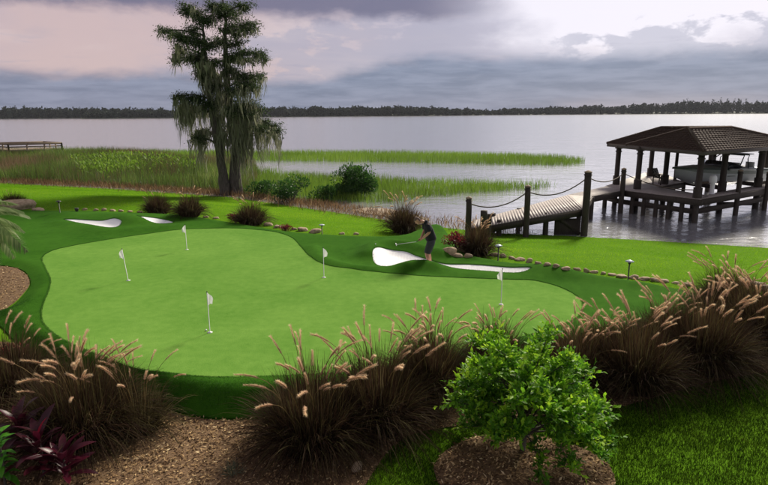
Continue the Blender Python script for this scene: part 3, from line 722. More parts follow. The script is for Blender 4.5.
# ------------------------------------------------------------------ leafy shrubs
def leaf_shrub(name, px, py, rx, rz, label, mat, n=900, ls=.09, group=None, cat='shrub', lumps=14, pos=None):
    p = hit(px, py) if pos is None else np.array(pos); t = tag(empty(name, p), label, cat, group)
    C = []
    for i in range(lumps):
        a = random.uniform(0, 2 * PI); q = random.random() ** .5 * .72; zc = random.uniform(.25, .85)
        w = math.sqrt(max(0, 1 - (zc - .45) ** 2 * 2.2))
        C.append((math.cos(a) * rx * q * w, math.sin(a) * rx * q * w, zc * rz, random.uniform(.22, .38)))
    C = np.array(C); k = RNG.integers(0, lumps, n)
    u = rdir(n) * RNG.uniform(.4, 1, (n, 1)) ** .5
    P = C[k, :3] + u * C[k, 3:4] * [rx, rx, rz * .7]; P[:, 2] = np.maximum(P[:, 2], .02)
    m = MB(); D = unit(u + [0, 0, .5] + RNG.normal(0, .4, (n, 3)))
    m.quad_leaves(P, D, unit(u + RNG.normal(0, .5, (n, 3)) + [0, 0, .6]), RNG.uniform(.7, 1.3, n) * ls, RNG.uniform(.35, .6, n) * ls, np.clip(RNG.normal(.45, .2, n) + u[:, 2] * .2, 0, 1))
    m.build('crown', M[mat], t)
    m = MB()
    for i in range(min(lumps, 8)):
        e = C[i, :3]; m.tube([(0, 0, -.05), e * [.3, .3, .4], e], [.02 * rz + .006, .014 * rz + .004, .004], 5)
    m.build('stems', M['bark'], t)
    return t
leaf_shrub('marsh_shrub', 354, 206, 1.8, 2.9, 'rounded dark green shrub standing in the reeds at the shore', 'shrub', 8500, .17, lumps=46)
leaf_shrub('marsh_shrub', 292, 203.5, 1.5, 1.7, 'low olive green shrub at the shore between the cypress and the rounded shrub', 'shrub', 2200, .16, lumps=18)
leaf_shrub('marsh_shrub', 324, 205, 1.0, 1.4, 'small dark shrub touching the rounded shrub on the cypress side', 'shrub', 1500, .15)
leaf_shrub('marsh_shrub', 262, 198.5, 1.2, 1.3, 'low dark shrub at the foot of the cypress', 'shrub', 1400, .15)
leaf_shrub('red_shrub', 236, 222.5, .38, .42, 'low red leaved shrub beside the bushy brown grass clump', 'redleaf', 420, .09)
leaf_shrub('red_shrub', 286, 231, .34, .32, 'tiny dark red shrub among stones behind the putting green', 'redleaf', 380, .08)
leaf_shrub('red_shrub', 455, 250.5, .5, .62, 'deep red shrub above tan rocks behind the golfer', 'redleaf', 900, .09)
leaf_shrub('red_shrub', 30, 395, .5, .5, 'dark red foliage at the foot of the left fountain grass', 'redleaf', 500, .1, pos=hit(8, 372))

# ------------------------------------------------------------------ small citrus tree
def citrus():
    p = hit(522, 452); t = tag(empty('citrus_tree', p), 'small bright green citrus tree in a ring of mulch', 'tree')
    H = 2.3; R = 1.36
    tr = MB(); trunk = np.array([(0, 0, -.05), (.02, 0, .25), (-.02, .03, .5), (.03, .02, .85), (.0, .0, 1.25)])
    tr.tube(trunk, [.05, .042, .038, .03, .018], 8)
    tips = []
    for i in range(66):
        a = i * 2.39996 + random.gauss(0, .2); z0 = random.uniform(.22, 1.2); k = np.interp(z0, trunk[:, 2], np.arange(5))
        s = np.array([np.interp(z0, trunk[:, 2], trunk[:, q]) for q in range(3)])
        e = random.uniform(-.5, 1.35); rr = R * random.uniform(.6, 1.0) * math.cos(max(e - .15, 0) * .95)
        end = np.array([math.cos(a) * rr, math.sin(a) * rr, min(z0 + .05 + math.sin(e) * 1.05, H)])
        mid = s * .5 + end * .5 + np.array([0, 0, .12 + random.gauss(0, .05)])
        P = catmull([s, mid, end], 5, False); tr.tube(P, np.linspace(.018, .004, len(P)), 5)
        tips.append(P)
    tr.build('trunk', M['bark'], t, smooth=True)
    m = MB(); CC = []; DD = []; TT = []
    for P in tips:
        nsh = 40
        for s in range(nsh):
            f = random.uniform(.35, 1.0) ** .8; c = np.array([np.interp(f, np.linspace(0, 1, len(P)), P[:, q]) for q in range(3)])
            d = unit(rdir(1)[0] * .9 + np.array([0, 0, .55]) + unit(c * [1, 1, .3]) * .35); ln = random.uniform(.10, .26); nl = random.randint(5, 9)
            bright = np.clip(random.gauss(.42, .18) + (.35 if random.random() < .12 else 0) + .12 * (c[2] - 1), 0, 1)
            for l in range(nl):
                u = (l + 1) / nl; CC.append(c + d * ln * u); o = rdir(1)[0]; DD.append(unit(d * (.35 + .6 * u) + o * .8)); TT.append(bright + u * .16 + random.gauss(0, .07))
    CC = np.array(CC); DD = np.array(DD); TT = np.array(TT); k = CC[:, 2] > .05 + .2 * RNG.random(len(CC)); CC, DD, TT = CC[k], DD[k], TT[k]; n = len(CC)
    Nn = unit(np.array([0, 0, 1.0]) + RNG.normal(0, .45, (n, 3)))
    m.quad_leaves(CC, DD, Nn, RNG.uniform(.06, .11, n), RNG.uniform(.038, .062, n), np.clip(TT, 0, 1), .2)
    m.build('crown', M['citrus'], t)
citrus()

# ------------------------------------------------------------------ cypress with hanging moss
def cypress():
    p = at(231, 193.5, -.95); p[2] = gz(p[0], p[1]) if gz(p[0], p[1]) > -1.1 else -1.0
    dep = p[1]; t = tag(empty('cypress_tree', p), 'tall cypress hung with grey moss on the lake bank', 'tree')
    def W(px, py, off=0.0): return at_depth(px, py, dep + off) - p
    wood = MB()
    stems = {'A': [(227, 195, 0), (223, 175, -.2), (219, 150, -.4), (214, 120, -.5), (209, 92, -.5), (206, 62, -.4), (204, 36, -.2), (201, 14, 0)],
             'B': [(236, 195, .2), (235, 172, .3), (236, 146, .3), (231, 112, .2), (227, 80, .1), (226, 48, 0), (225, 20, 0), (224, -4, 0)]}
    rad = {'A': [.55, .33, .29, .25, .20, .14, .09, .04], 'B': [.62, .40, .35, .29, .22, .15, .10, .04]}
    SP = {}
    for k, s in stems.items():
        P = catmull([W(*q) for q in s], 4, False); R = np.interp(np.linspace(0, 1, len(P)), np.linspace(0, 1, len(s)), rad[k])
        P = P + RNG.normal(0, .035, P.shape); P[0, 2] = -.3; wood.tube(P, R, 10); SP[k] = P
    for a in range(7):                # flared root buttresses
        an = a * .9; wood.tube([(math.cos(an) * .35, math.sin(an) * .3, .9), (math.cos(an) * .6, math.sin(an) * .5, .25), (math.cos(an) * .95, math.sin(an) * .8, -.15)], [.16, .17, .08], 6)
    # foliage sprays: (stem, px, py, half width px, half height px)
    sprays = [('A', 188, 9, 9, 6), ('A', 196, 16, 10, 6), ('B', 215, 5, 10, 6), ('B', 228, 9, 13, 6), ('B', 243, 7, 8, 6), ('B', 222, 15, 14, 6), ('A', 206, 20, 9, 5),
        ('A', 166, 30, 7, 3), ('A', 174, 35, 9, 5), ('A', 184, 38, 10, 6), ('A', 196, 42, 10, 7), ('A', 193, 30, 6, 5),
        ('B', 232, 28, 12, 4), ('B', 246, 25, 10, 4), ('B', 250, 30, 6, 4), ('B', 238, 34, 8, 3),
        ('B', 222, 42, 11, 5), ('B', 236, 44, 9, 4), ('A', 208, 45, 8, 6), ('B', 243, 54, 9, 4), ('B', 256, 53, 8, 3), ('B', 263, 57, 4, 4), ('B', 247, 60, 8, 3),
        ('A', 178, 58, 5, 5), ('A', 181, 49, 6, 5), ('A', 190, 56, 7, 7), ('A', 200, 58, 8, 6), ('B', 218, 62, 10, 4), ('B', 232, 56, 9, 4), ('B', 231, 70, 7, 5),
        ('B', 240, 76, 9, 4), ('B', 252, 79, 9, 5), ('B', 259, 76, 6, 3), ('B', 246, 86, 10, 5), ('B', 237, 90, 8, 5), ('B', 255, 88, 6, 3),
        ('A', 182, 95, 7, 3), ('A', 190, 99, 8, 4), ('A', 198, 98, 6, 4), ('A', 186, 106, 9, 4), ('A', 196, 108, 9, 5), ('A', 206, 104, 7, 5),
        ('B', 243, 104, 12, 6), ('B', 255, 108, 9, 4), ('B', 232, 108, 8, 6), ('B', 248, 114, 9, 4), ('B', 264, 122, 7, 4), ('B', 272, 126, 7, 4), ('B', 276, 132, 4, 3), ('B', 259, 128, 6, 3),
        ('A', 204, 132, 6, 3), ('A', 198, 138, 6, 4), ('A', 208, 78, 6, 5), ('B', 216, 88, 6, 5), ('A', 201, 72, 5, 6)]
    leaf = MB(); moss = MB(); sc_ = dep / FPX
    for (k, x, y, hw, hh) in sprays:
        off = random.uniform(-1.7, 1.7); c = W(x, y, off); P = SP[k]
        j = np.argmin(np.abs(P[:, 2] - (c[2] - abs(c[0] - P[np.argmin(np.abs(P[:, 2] - c[2])), 0]) * .22))); s = P[j]
        mid = s * .45 + c * .55 + np.array([0, 0, .18 - .1 * random.random()])
        Q = catmull([s, mid, c], 4, False); wood.tube(Q, np.linspace(.085, .02, len(Q)), 5)
        n = int(105 * hw * hh / 6) + 210; hwm = hw * sc_ * 1.02; hhm = hh * sc_ * .9
        tw = 14                        # flat twigs carrying short needles
        for q in range(tw):
            e = c + np.array([random.uniform(-1.2, 1.2) * hwm, random.uniform(-1, 1) * hwm * .9, random.uniform(-1.3, 1.0) * hhm])
            wood.tube([c * .6 + Q[-2] * .4, e], [.018, .006], 3, .5, False)
            m_ = n // tw + 1; f = RNG.random(m_)[:, None] ** .7
            pt = (c * (1 - f) + e * f) + RNG.normal(0, 1, (m_, 3)) * [.20, .22, .12]
            leaf.quad_leaves(pt, unit(rdir(m_) + [0, 0, -.25] + unit(e - c) * .6), unit(RNG.normal(0, .6, (m_, 3)) + [0, 0, 1]), RNG.uniform(.10, .24, m_), RNG.uniform(.03, .075, m_), np.clip(RNG.normal(.42, .22, m_) + .1 * (pt[:, 2] - c[2]), 0, 1))
        nm = int(2 + hw * (.9 if y > 55 else .12)); ml = .35 + (1.0 if y > 60 else .45) + (.9 if y > 92 else 0)
        for q in range(nm):
            o = c + np.array([random.uniform(-1, 1) * hwm, random.uniform(-1, 1) * .8, random.uniform(-.6, .1) * hhm]); L = ml * random.uniform(.35, 1.5)
            kk = random.randint(3, 6); oo = o + RNG.normal(0, .07, (kk, 3)); D = unit(np.stack([RNG.normal(0, .05, kk), RNG.normal(0, .05, kk), -np.ones(kk)], 1))
            moss.ribbons(oo, D, L * RNG.uniform(.6, 1.1, kk), RNG.uniform(.03, .08, kk), 0, 4, np.clip(RNG.normal(.5, .25, kk), 0, 1), None, .8)
    # long curtains: along the stems and the low limbs
    cur = [(204, 60, 14, 34), (208, 66, 16, 40), (214, 74, 14, 46), (200, 66, 8, 22), (180, 44, 8, 14), (176, 52, 7, 12), (222, 92, 12, 44), (236, 112, 10, 34), (244, 116, 12, 40), (252, 116, 10, 32), (230, 116, 8, 30), (241, 128, 12, 48), (248, 132, 8, 44),
           (184, 108, 10, 28), (190, 110, 8, 20), (194, 132, 5, 22), (200, 134, 8, 32), (206, 130, 6, 22), (258, 128, 5, 44), (270, 130, 6, 18), (277, 134, 3, 26), (182, 104, 4, 22), (212, 100, 6, 30), (224, 74, 6, 18), (220, 118, 9, 46), (234, 124, 9, 52), (226, 130, 8, 44), (217, 130, 7, 36), (243, 140, 6, 46)]
    for x, y, hw, ln in cur:
        for q in range(int(hw * 1.9)):
            o = W(x + random.uniform(-.5, .5) * hw, y + random.uniform(-4, 5), random.uniform(-1.2, 1.0)); kk = 3
            D = unit(np.stack([RNG.normal(0, .03, kk), RNG.normal(0, .03, kk), -np.ones(kk)], 1))
            moss.ribbons(o + RNG.normal(0, .06, (kk, 3)), D, ln * sc_ * RNG.uniform(.35, 1.05, kk), RNG.uniform(.035, .10, kk), 0, 5, np.clip(RNG.normal(.5, .26, kk), 0, 1), None, .7)
    for V in moss.v:                  # ragged strands rather than combed ones
        z = V[:, 2]; V[:, 0] += .10 * np.sin(z * 2.1 + V[:, 1] * 9) + .05 * np.sin(z * 5.3 + V[:, 1] * 23); V[:, 1] += .07 * np.sin(z * 2.7 + V[:, 0] * 11)
    wood.build('trunk', M['bark'], t, smooth=True); leaf.build('crown', M['cypress'], t); moss.build('hanging_moss', M['moss'], t)
cypress()

# ------------------------------------------------------------------ broad leaved plants, palm
def big_leaf(name, mat, L, Wd, curve, tint0, fold=.16):
    m = MB(); t = np.linspace(0, 1, 9); w = Wd * np.sin(np.clip(t * .93 + .05, 0, 1) * PI) ** .7 * .5; w[0] = .006; w[-1] = .002
    z = L * (t * .95 - curve * t * t * .5); xx = L * (.18 * t + curve * t * t * .75)
    V = []; T = []
    for i in range(9):
        for s in (-1, 0, 1): V.append((xx[i] - abs(s) * w[i] * fold, s * w[i], z[i] + abs(s) * w[i] * fold * 1.2)); T.append(tint0 + .25 * t[i] * abs(s))
    F = []
    for i in range(8):
        for j in range(2): q = i * 3 + j; F.append([q, q + 1, q + 4, q + 3])
    m.add(V, F, np.array(T)); return m.mesh(name, mat, True)
def leafy(name, label, pos, meshes, n, hstem, spread, scale, cat='plant', stem=M['bark'], levels=True):
    t = tag(empty(name, pos), label, cat); m = MB(); m.tube([(0, 0, -.05), (.02, .01, hstem * .5), (0, .02, hstem)], [.02, .017, .012], 6); m.build('stem', stem, t)
    for i in range(n):
        o = link('leaf', meshes[i % len(meshes)], t); a = i * 2.39996 + random.gauss(0, .25); f = random.random()
        o.location = (math.cos(a) * .015, math.sin(a) * .015, hstem * (.25 + .75 * i / n)); o.rotation_euler = (random.gauss(0, .15), (1 - i / n) * spread + random.gauss(0, .12), a)
        s = scale * random.uniform(.75, 1.15); o.scale = (s, s, s)
    return t
TI = [big_leaf('leaf', M['tileaf'], .5, .12, .45, .15), big_leaf('leaf', M['tileaf'], .46, .11, .7, .35), big_leaf('leaf', M['tileaf'], .42, .10, .3, .55)]
TI_RED = big_leaf('leaf', M['tileaf'], .42, .09, .25, .9)
for px, py, n, hs, lb in [(44, 478, 20, .5, 'burgundy broad leaved plant with a scarlet new leaf'), (66, 484, 16, .35, 'lower burgundy broad leaved plant beside the scarlet tipped one'), (26, 462, 16, .55, 'burgundy broad leaved plant behind the lime green leaves')]:
    t = leafy('burgundy_plant', lb, hit(px, py), TI, n + 6, hs * 1.3, .85, 1.1)
    if n == 20:
        o = link('leaf', TI_RED, t, (0, 0, hs * 1.35)); o['label'] = 'scarlet new leaf'; o.rotation_euler = (0, .1, 0)
LM = [big_leaf('leaf', M['limeleaf'], .2, .085, .8, .35), big_leaf('leaf', M['limeleaf'], .17, .075, 1.0, .6), big_leaf('leaf', M['limeleaf'], .22, .09, .6, .15)]
for px, py, n, hs, lb in [(6, 492, 30, .75, 'lime green leafy plant at the foot of the burgundy plants'), (-8, 474, 26, .95, 'taller lime green leafy plant behind the shorter one')]:
    leafy('lime_plant', lb, hit(px, py), LM, n + 10, hs * 1.25, 1.2, 1.15)

def frond_mesh():
    m = MB(); t = np.linspace(0, 1, 24); L = 1.75
    P = np.stack([L * .80 * t, 0 * t, L * (.62 * t - .78 * t ** 2.1)], 1); m.tube(P, np.linspace(.014, .003, 24), 4, .4)
    k = 240; f = np.sort(RNG.uniform(.12, 1, k)); B = np.stack([np.interp(f, t, P[:, q]) for q in range(3)], 1); T = unit(np.stack([np.interp(f, t, np.gradient(P, axis=0)[:, q]) for q in range(3)], 1))
    s = np.where(np.arange(k) % 2, 1.0, -1.0)[:, None]; D = unit(T * .75 + s * np.array([0, 1.0, 0]) + [0, 0, .12])
    m.ribbons(B, D, .36 * np.sin(np.clip(f * .9 + .12, 0, 1) * PI) ** .5 + .04, .024, .35, 3, np.clip(RNG.normal(.55, .25, k), 0, 1), unit(np.cross(D, np.array([0, 0, 1.0]))))
    return m.mesh('frond', M['palm'])
FR = [frond_mesh() for _ in range(3)]
def palm():
    p = hit(-30, 306); t = tag(empty('date_palm', p), 'small palm with pale feathery fronds arching over the mulch bay', 'palm')
    m = MB(); m.tube([(0, 0, -.1), (.03, 0, .4), (.0, 0, 1.2), (.05, 0, 2.1)], [.11, .09, .085, .10], 9); m.build('trunk', M['bark'], t, smooth=True)
    for i in range(30):
        o = link('frond', FR[i % 3], t, (.05, 0, 2.06)); o.rotation_euler = (random.gauss(0, .12), random.uniform(-.55, .45), i * 2.39996); s = random.uniform(.95, 1.25); o.scale = (s, s, s)
palm()

# ------------------------------------------------------------------ rocks
def rock(px, py, wpx, hpx, label, group=None, name='edging_stone', cat='stone', seed=0):
    p = hit(px, py); s = p[1] / FPX; r = random.Random(seed * 7 + 3)
    bm = bmesh.new(); bmesh.ops.create_icosphere(bm, subdivisions=3, radius=1)
    ph = [r.uniform(0, 6) for _ in range(6)]
    for v in bm.verts:
        c = v.co; q = 1 + .16 * math.sin(c.x * 2.3 + ph[0]) * math.sin(c.y * 2.9 + ph[1]) + .12 * math.sin(c.z * 3.7 + ph[2] + c.x * 2) + .05 * math.sin(c.x * 8 + ph[3]) * math.sin(c.y * 7 + ph[4] + c.z * 5)
        k = max(abs(c.x) ** 4 + abs(c.y) ** 4 + abs(c.z) ** 4, .2) ** -.25
        v.co = c * (.55 + .45 * k) * q
        v.co.x *= wpx * s / 2; v.co.y *= wpx * s / 2 * r.uniform(.6, .9); v.co.z *= hpx * s * .5
    me = bpy.data.meshes.new(name); bm.to_mesh(me); bm.free(); me.materials.append(M['rock'])
    for f in me.polygons: f.use_smooth = True
    o = link(name, me, None, (p[0], p[1], p[2] + hpx * s * .16)); o.rotation_euler = (0, 0, r.uniform(-.4, .4))
    return tag(o, label, cat, group)
rock(14, 208.5, 40, 13, 'large rounded tan boulder in front of the dark grass clump', None, 'boulder', 'boulder', 1)
rock(38, 211, 12, 5, 'flat tan stone at the end of the large boulder', None, 'boulder', 'boulder', 2)
ES = 'edging stones behind the putting green'
stones = [(85, 210.5, 5, 3), (96, 211, 5, 3), (104, 211, 5, 3.5), (113, 211.5, 6, 3), (121, 212, 5, 3), (130, 212.5, 5, 2.5), (140, 213, 5, 3), (206, 218, 5, 3), (216, 219, 6, 3)]
for i, (x, y, w, h) in enumerate(stones): rock(x, y - .4, w, h, 'small pale stone in the edging row behind the small bunkers', ES + ', small bunker row', seed=10 + i)
for i, (x, y, w, h) in enumerate([(268, 226, 9, 5), (303, 231, 10, 6), (315, 233, 11, 6), (277, 228, 7, 4), (342, 234.5, 6, 3), (356, 235, 6, 3), (294, 230, 6, 3)]):
    rock(x, y - .3, w, h, 'tan stone in the edging between the red shrub and the tall russet grass', ES + ', middle row', seed=30 + i)
for i, (x, y, w, h) in enumerate([(450, 254, 14, 10), (462, 253, 13, 9), (457, 258, 10, 6), (468, 258.5, 9, 6)]):
    rock(x, y - .8, w, h, 'tan rock in the small pile below the deep red shrub', 'rocks below the deep red shrub', seed=40 + i)
xs = [494, 503, 512, 520, 529, 538, 547, 556, 566, 577, 586, 594, 603, 612, 622, 634, 644, 655, 664, 676, 688]
for i, x in enumerate(xs):
    y = np.interp(x, [485, 520, 560, 600, 640, 680, 715], [255.2, 261.7, 269.2, 274.7, 280, 285, 294])
    rock(x, y - random.uniform(.3, 1.2), random.uniform(5, 12), random.uniform(3, 6), 'rough tan stone edging the green collar beside the lakeside lawn', ES + ', lawn row', seed=60 + i)
for i, (x, y) in enumerate([(745, 284), (757, 287), (768, 290)]): rock(x, y, 16, 9, 'tan rock behind the far fountain grass on the lawn', 'rocks beyond the fountain grass', seed=90 + i)
rock(357, 471, 13, 16, 'single yellow brown rock at the foot of the fountain grass', None, 'boulder', 'boulder', 99)
# ------------------------------------------------------------------ flags, cups, balls, lamps
def pin(px, py, label, lean=0.0, leany=0.0, h=.92, tipdir=-1, seed=0):
    p = hit(px, py); p[2] = float(plateau_z(np.array([p[0]]), np.array([p[1]]))[0]) + .012
    t = tag(empty('golf_flag', p), label, 'flag', 'flags in the putting green'); r = random.Random(seed)
    top = np.array([lean * h, leany * h, h])
    m = MB(); m.tube([np.zeros(3) - [0, 0, .08], top], [.009, .009], 8); m.build('pole', M['white'], t, smooth=True)
    m = MB(); m.lathe(top, [(.004, -.012), (.014, -.006), (.015, .008), (.008, .018), (.001, .02)], 10); m.build('finial', M['black'], t)
    m = MB(); m.lathe((0, 0, 0), [(.056, -.01), (.060, .002), (.060, .006), (.050, .008), (.046, .004)], 20); m.build('cup_ring', M['white'], t)
    # limp pennant: a triangle of cloth hanging from the pole in folds
    n, k = 9, 10; V = []; Wd, Ht = .20, .30
    for i in range(n + 1):
        u = i / n
        for j in range(k + 1):
            v = j / k; hh = Ht * (1 - u * .62); sag = .14 * u ** 1.4
            x = tipdir * (u * Wd * (.62 - .12 * v)); y = .028 * math.sin(u * 7 + v * 2.2 + seed) * u ** .4; z = h - .02 - sag - v * hh
            f = (h - .02 - v * hh) / h
            V.append((lean * z + x + tipdir * .009, leany * z + y, z))
    F = [[i * (k + 1) + j, (i + 1) * (k + 1) + j, (i + 1) * (k + 1) + j + 1, i * (k + 1) + j + 1] for i in range(n) for j in range(k)]
    m = MB(); m.add(V, F, np.tile(RNG.uniform(0, 1, k + 1), n + 1)); m.build('pennant', M['cloth_white'], t, smooth=True)
    return t
pin(128.5, 281, 'white golf flag closest to the mulch bay and palm fronds', -.10, 0, .97, -1, 1)
pin(187, 250, 'white golf flag at the back, below the pair of brown grass clumps', 0, 0, .93, -1, 2)
pin(210, 333, 'white golf flag with a golf ball beside its hole', 0, 0, .97, 1, 3)
pin(324, 278, 'white golf flag standing by the dark collar near the main bunker', 0, 0, .93, 1, 4)
pin(501, 305, 'white golf flag partly hidden behind the fountain grass plumes', 0, 0, .95, -1, 5)
def ball(px, py, label, zoff=0):
    p = hit(px, py); m = MB(); a = np.linspace(-PI / 2, PI / 2, 9); m.lathe((0, 0, 0), [(max(.0214 * math.cos(q), .0005), .0214 * math.sin(q)) for q in a], 14)
    z = float(plateau_z(np.array([p[0]]), np.array([p[1]]))[0]) + (.012 if inside(p[:1], p[1:2], GREEN)[0] else .03)
    return tag(m.build('golf_ball', M['white'], None, (p[0], p[1], z + .0214), True), label, 'golf ball')
ball(206.3, 331.5, 'white golf ball lying beside a flag hole on the green')
ball(375.5, 245.5, 'white golf ball on the dark turf beyond the main bunker')
def lamp(px, py, h, label, head=True):
    p = hit(px, py); t = tag(empty('path_light', p), label, 'lamp', 'low lamps along the edging')
    m = MB(); m.tube([(0, 0, -.1), (0, 0, h * .92)], [.022, .02], 8); m.build('stake', M['metal'], t)
    m = MB(); m.lathe((0, 0, 0), [(.03, h * .80), (.042, h * .84), (.042, h * .93), (.03, h * .95)], 12); m.build('lamp_body', M['metal'], t)
    m = MB(); m.lathe((0, 0, 0), [(.125, h * .93), (.13, h * .945), (.07, h * .99), (.02, h * 1.02), (.004, h * 1.03)], 16); m.build('lamp_shade', M['lamp_cap'] if head else M['metal'], t, smooth=True)
lamp(60, 213, .62, 'dark low garden lamp in front of the marsh near the boulders', False)
lamp(322, 234, .42, 'pale topped garden lamp above the stones behind the flag by the dark collar')
lamp(498, 261, .58, 'pale topped garden lamp beside the pale plumed grass clump')
lamp(628, 280, .62, 'pale topped garden lamp on the lakeside lawn edge near the fountain grass')
m = MB(); q = hit(77, 212); m.lathe((0, 0, 0), [(.05, 0), (.06, .03), (.09, .12), (.10, .2), (.08, .21)], 10); tag(m.build('spot_light', M['metal'], None, q), 'small dark ground spotlight beside the dark garden lamp', 'lamp')

# ------------------------------------------------------------------ golfer
def skin_mesh(name, joints, edges, mat, sub=2, root=0):
    me = bpy.data.meshes.new(name + '_rig'); me.from_pydata([j[0] for j in joints], edges, []); o = bpy.data.objects.new(name + '_rig', me); COL.objects.link(o)
    md = o.modifiers.new('Skin', 'SKIN'); md.use_smooth_shade = True; md.branch_smoothing = .6
    for v, j in zip(me.skin_vertices[0].data, joints):
        r = j[1]; v.radius = r if isinstance(r, tuple) else (r, r)
    me.skin_vertices[0].data[root].use_root = True
    s = o.modifiers.new('Sub', 'SUBSURF'); s.levels = sub; s.render_levels = sub
    dg = bpy.context.evaluated_depsgraph_get(); out = bpy.data.meshes.new_from_object(o.evaluated_get(dg)); bpy.data.objects.remove(o)
    out.name = name; out.materials.clear(); out.materials.append(mat)
    for f in out.polygons: f.use_smooth = True
    return out
def ellipsoid(m, c, r, n=14, tint=.5):
    a = np.linspace(-PI / 2, PI / 2, n); c = np.asarray(c, float); k = m.n
    m.lathe((0, 0, 0), [(max(math.cos(q), .01), math.sin(q)) for q in a], 18, tint); m.v[-1] = m.v[-1] * np.asarray(r) + c
    return m
def golfer():
    p = at(424.5, 267, 0.0); q = at_depth(425.5, 266.5, p[1] + .42); px_ = np.array([q[0], q[1]]); z = gz(*px_)
    t = tag(empty('person', (px_[0], px_[1], z)), 'golfer in black shirt and grey shorts bent over a club in the bunker', 'person')
    # faces -x; near side is -y
    J = [((.17, 0, .88), (.10, .10)),        # 0 pelvis
         ((.13, 0, 1.08), (.10, .10)), ((.08, 0, 1.27), (.11, .11)), ((.0, 0, 1.42), (.075, .075)), ((-.12, 0, 1.475), (.062, .062)), ((-.20, -.01, 1.485), (.06, .06)),  # 1..5 spine, neck, head base
         ((.05, -.19, 1.40), .06), ((.10, -.26, 1.16), .054), ((-.08, -.10, .955), .040), ((-.13, -.045, .90), .033),   # 6..9 near arm
         ((-.03, .19, 1.38), .06), ((-.02, .25, 1.14), .054), ((-.14, .06, .935), .040), ((-.17, .0, .875), .033),      # 10..13 far arm
         ((.17, -.13, .80), .09), ((.02, -.17, .47), .075), ((.07, -.18, .28), .072), ((.11, -.18, .09), .046), ((-.0, -.19, .045), .046), ((-.10, -.2, .035), .035),  # 14..19 near leg
         ((.19, .13, .80), .09), ((.07, .17, .47), .075), ((.13, .18, .28), .072), ((.18, .18, .09), .046), ((.07, .2, .045), .046), ((-.03, .21, .035), .035)]
    E = [(0, 1), (1, 2), (2, 3), (3, 4), (4, 5), (2, 6), (6, 7), (7, 8), (8, 9), (2, 10), (10, 11), (11, 12), (12, 13), (0, 14), (14, 15), (15, 16), (16, 17), (17, 18), (18, 19), (0, 20), (20, 21), (21, 22), (22, 23), (23, 24), (24, 25)]
    body = skin_mesh('body', J, E, M['skin'])
    # head and hands join the body mesh
    m = MB()
    hd = np.array([-.275, -.02, 1.505]); Rm = np.array(Matrix.Rotation(math.radians(-48), 3, 'Y'))   # bowed towards the ball
    def hl(v): return hd + Rm @ np.asarray(v)
    k0 = len(m.v); ellipsoid(m, (0, 0, .01), (.098, .077, .118)); ellipsoid(m, (-.03, 0, -.06), (.065, .058, .065)); ellipsoid(m, (-.10, 0, -.012), (.018, .015, .026), 8)
    for s in (-1, 1): ellipsoid(m, (.012, s * .078, -.01), (.024, .012, .034), 8)
    ellipsoid(m, (-.088, 0, -.068), (.012, .028, .008), 8)
    for i in range(k0, len(m.v)): m.v[i] = (Rm @ m.v[i].T).T + hd
    # hands closed round the grip: palm, four curled fingers, thumb, each hand
    g0 = np.array([-.105, -.055, .93]); g1 = np.array([-.31, -.015, .80]); ga = unit(g1 - g0)
    side = unit(np.cross(ga, [0, 0, 1.0])); upg = np.cross(side, ga)
    for hnd, f0, sg in ((0, .06, -1), (1, .36, 1)):
        c = g0 + (g1 - g0) * (f0 + .15); k0 = len(m.v); ellipsoid(m, c - side * sg * .0 + side * (.028 * (-1 if sg < 0 else 1)), (.045, .024, .045), 10)
        for fi in range(4):
            b0 = g0 + (g1 - g0) * (f0 + .09 * fi + .02); rr = .024
            an = np.linspace(-.6, 3.6 - .15 * abs(fi - 1.5), 7) * (1 if sg > 0 else -1)
            pts = [b0 + side * (math.cos(a) * rr * (1 if sg > 0 else -1)) - upg * math.sin(abs(a)) * rr * np.sign(a) * (1 if sg > 0 else -1) for a in an]
            m.tube(pts, np.linspace(.0095, .007, 7), 7)
        b0 = g0 + (g1 - g0) * (f0 + .05); m.tube([b0 + side * sg * .026 + upg * .01, b0 + upg * .028 + ga * .02, b0 + upg * .027 + ga * .055], [.011, .0105, .008], 7)
    extra = m.mesh('x', M['skin'], True)
    bm = bmesh.new(); bm.from_mesh(body); bm.from_mesh(extra); bm.to_mesh(body); bm.free()
    for f in body.polygons: f.use_smooth = True
    link('body', body, t)
    sh = [((.18, 0, .80), (.19, .20)), ((.17, 0, .92), (.20, .20)), ((.13, 0, 1.09), (.205, .20)), ((.08, 0, 1.28), (.215, .21)), ((-.0, 0, 1.43), (.155, .15)), ((-.08, 0, 1.47), (.085, .085)),
          ((.05, -.21, 1.43), .108), ((.085, -.255, 1.24), .098), ((.10, -.262, 1.17), .09), ((-.03, .21, 1.41), .108), ((-.025, .25, 1.22), .098), ((-.02, .255, 1.15), .09)]
    link('shirt', skin_mesh('shirt', sh, [(0, 1), (1, 2), (2, 3), (3, 4), (4, 5), (3, 6), (6, 7), (7, 8), (3, 9), (9, 10), (10, 11)], M['shirt']), t)
    st = [((.17, 0, .97), (.18, .18)), ((.175, 0, .86), (.19, .19)), ((.17, -.14, .76), .155), ((.07, -.17, .53), .128), ((.04, -.17, .46), .122), ((.19, .14, .76), .155), ((.11, .172, .53), .128), ((.09, .172, .46), .122), ((.035, -.17, .44), .12), ((.085, .172, .44), .12)]
    link('shorts', skin_mesh('shorts', st, [(0, 1), (1, 2), (2, 3), (3, 4), (4, 8), (1, 5), (5, 6), (6, 7), (7, 9)], M['shorts']), t)
    m = MB(); ellipsoid(m, (0, 0, 0), (.104, .083, .122)); V = m.v[0]; F = m.f[0]
    keep = [f for f in F if (V[f][:, 2].mean() > .045 or V[f][:, 0].mean() > .02) and V[f][:, 2].mean() > -.07]
    m2 = MB(); m2.add((Rm @ (V + [0, 0, .012]).T).T + hd, keep); m2.build('hair', M['hair'], t, smooth=True)
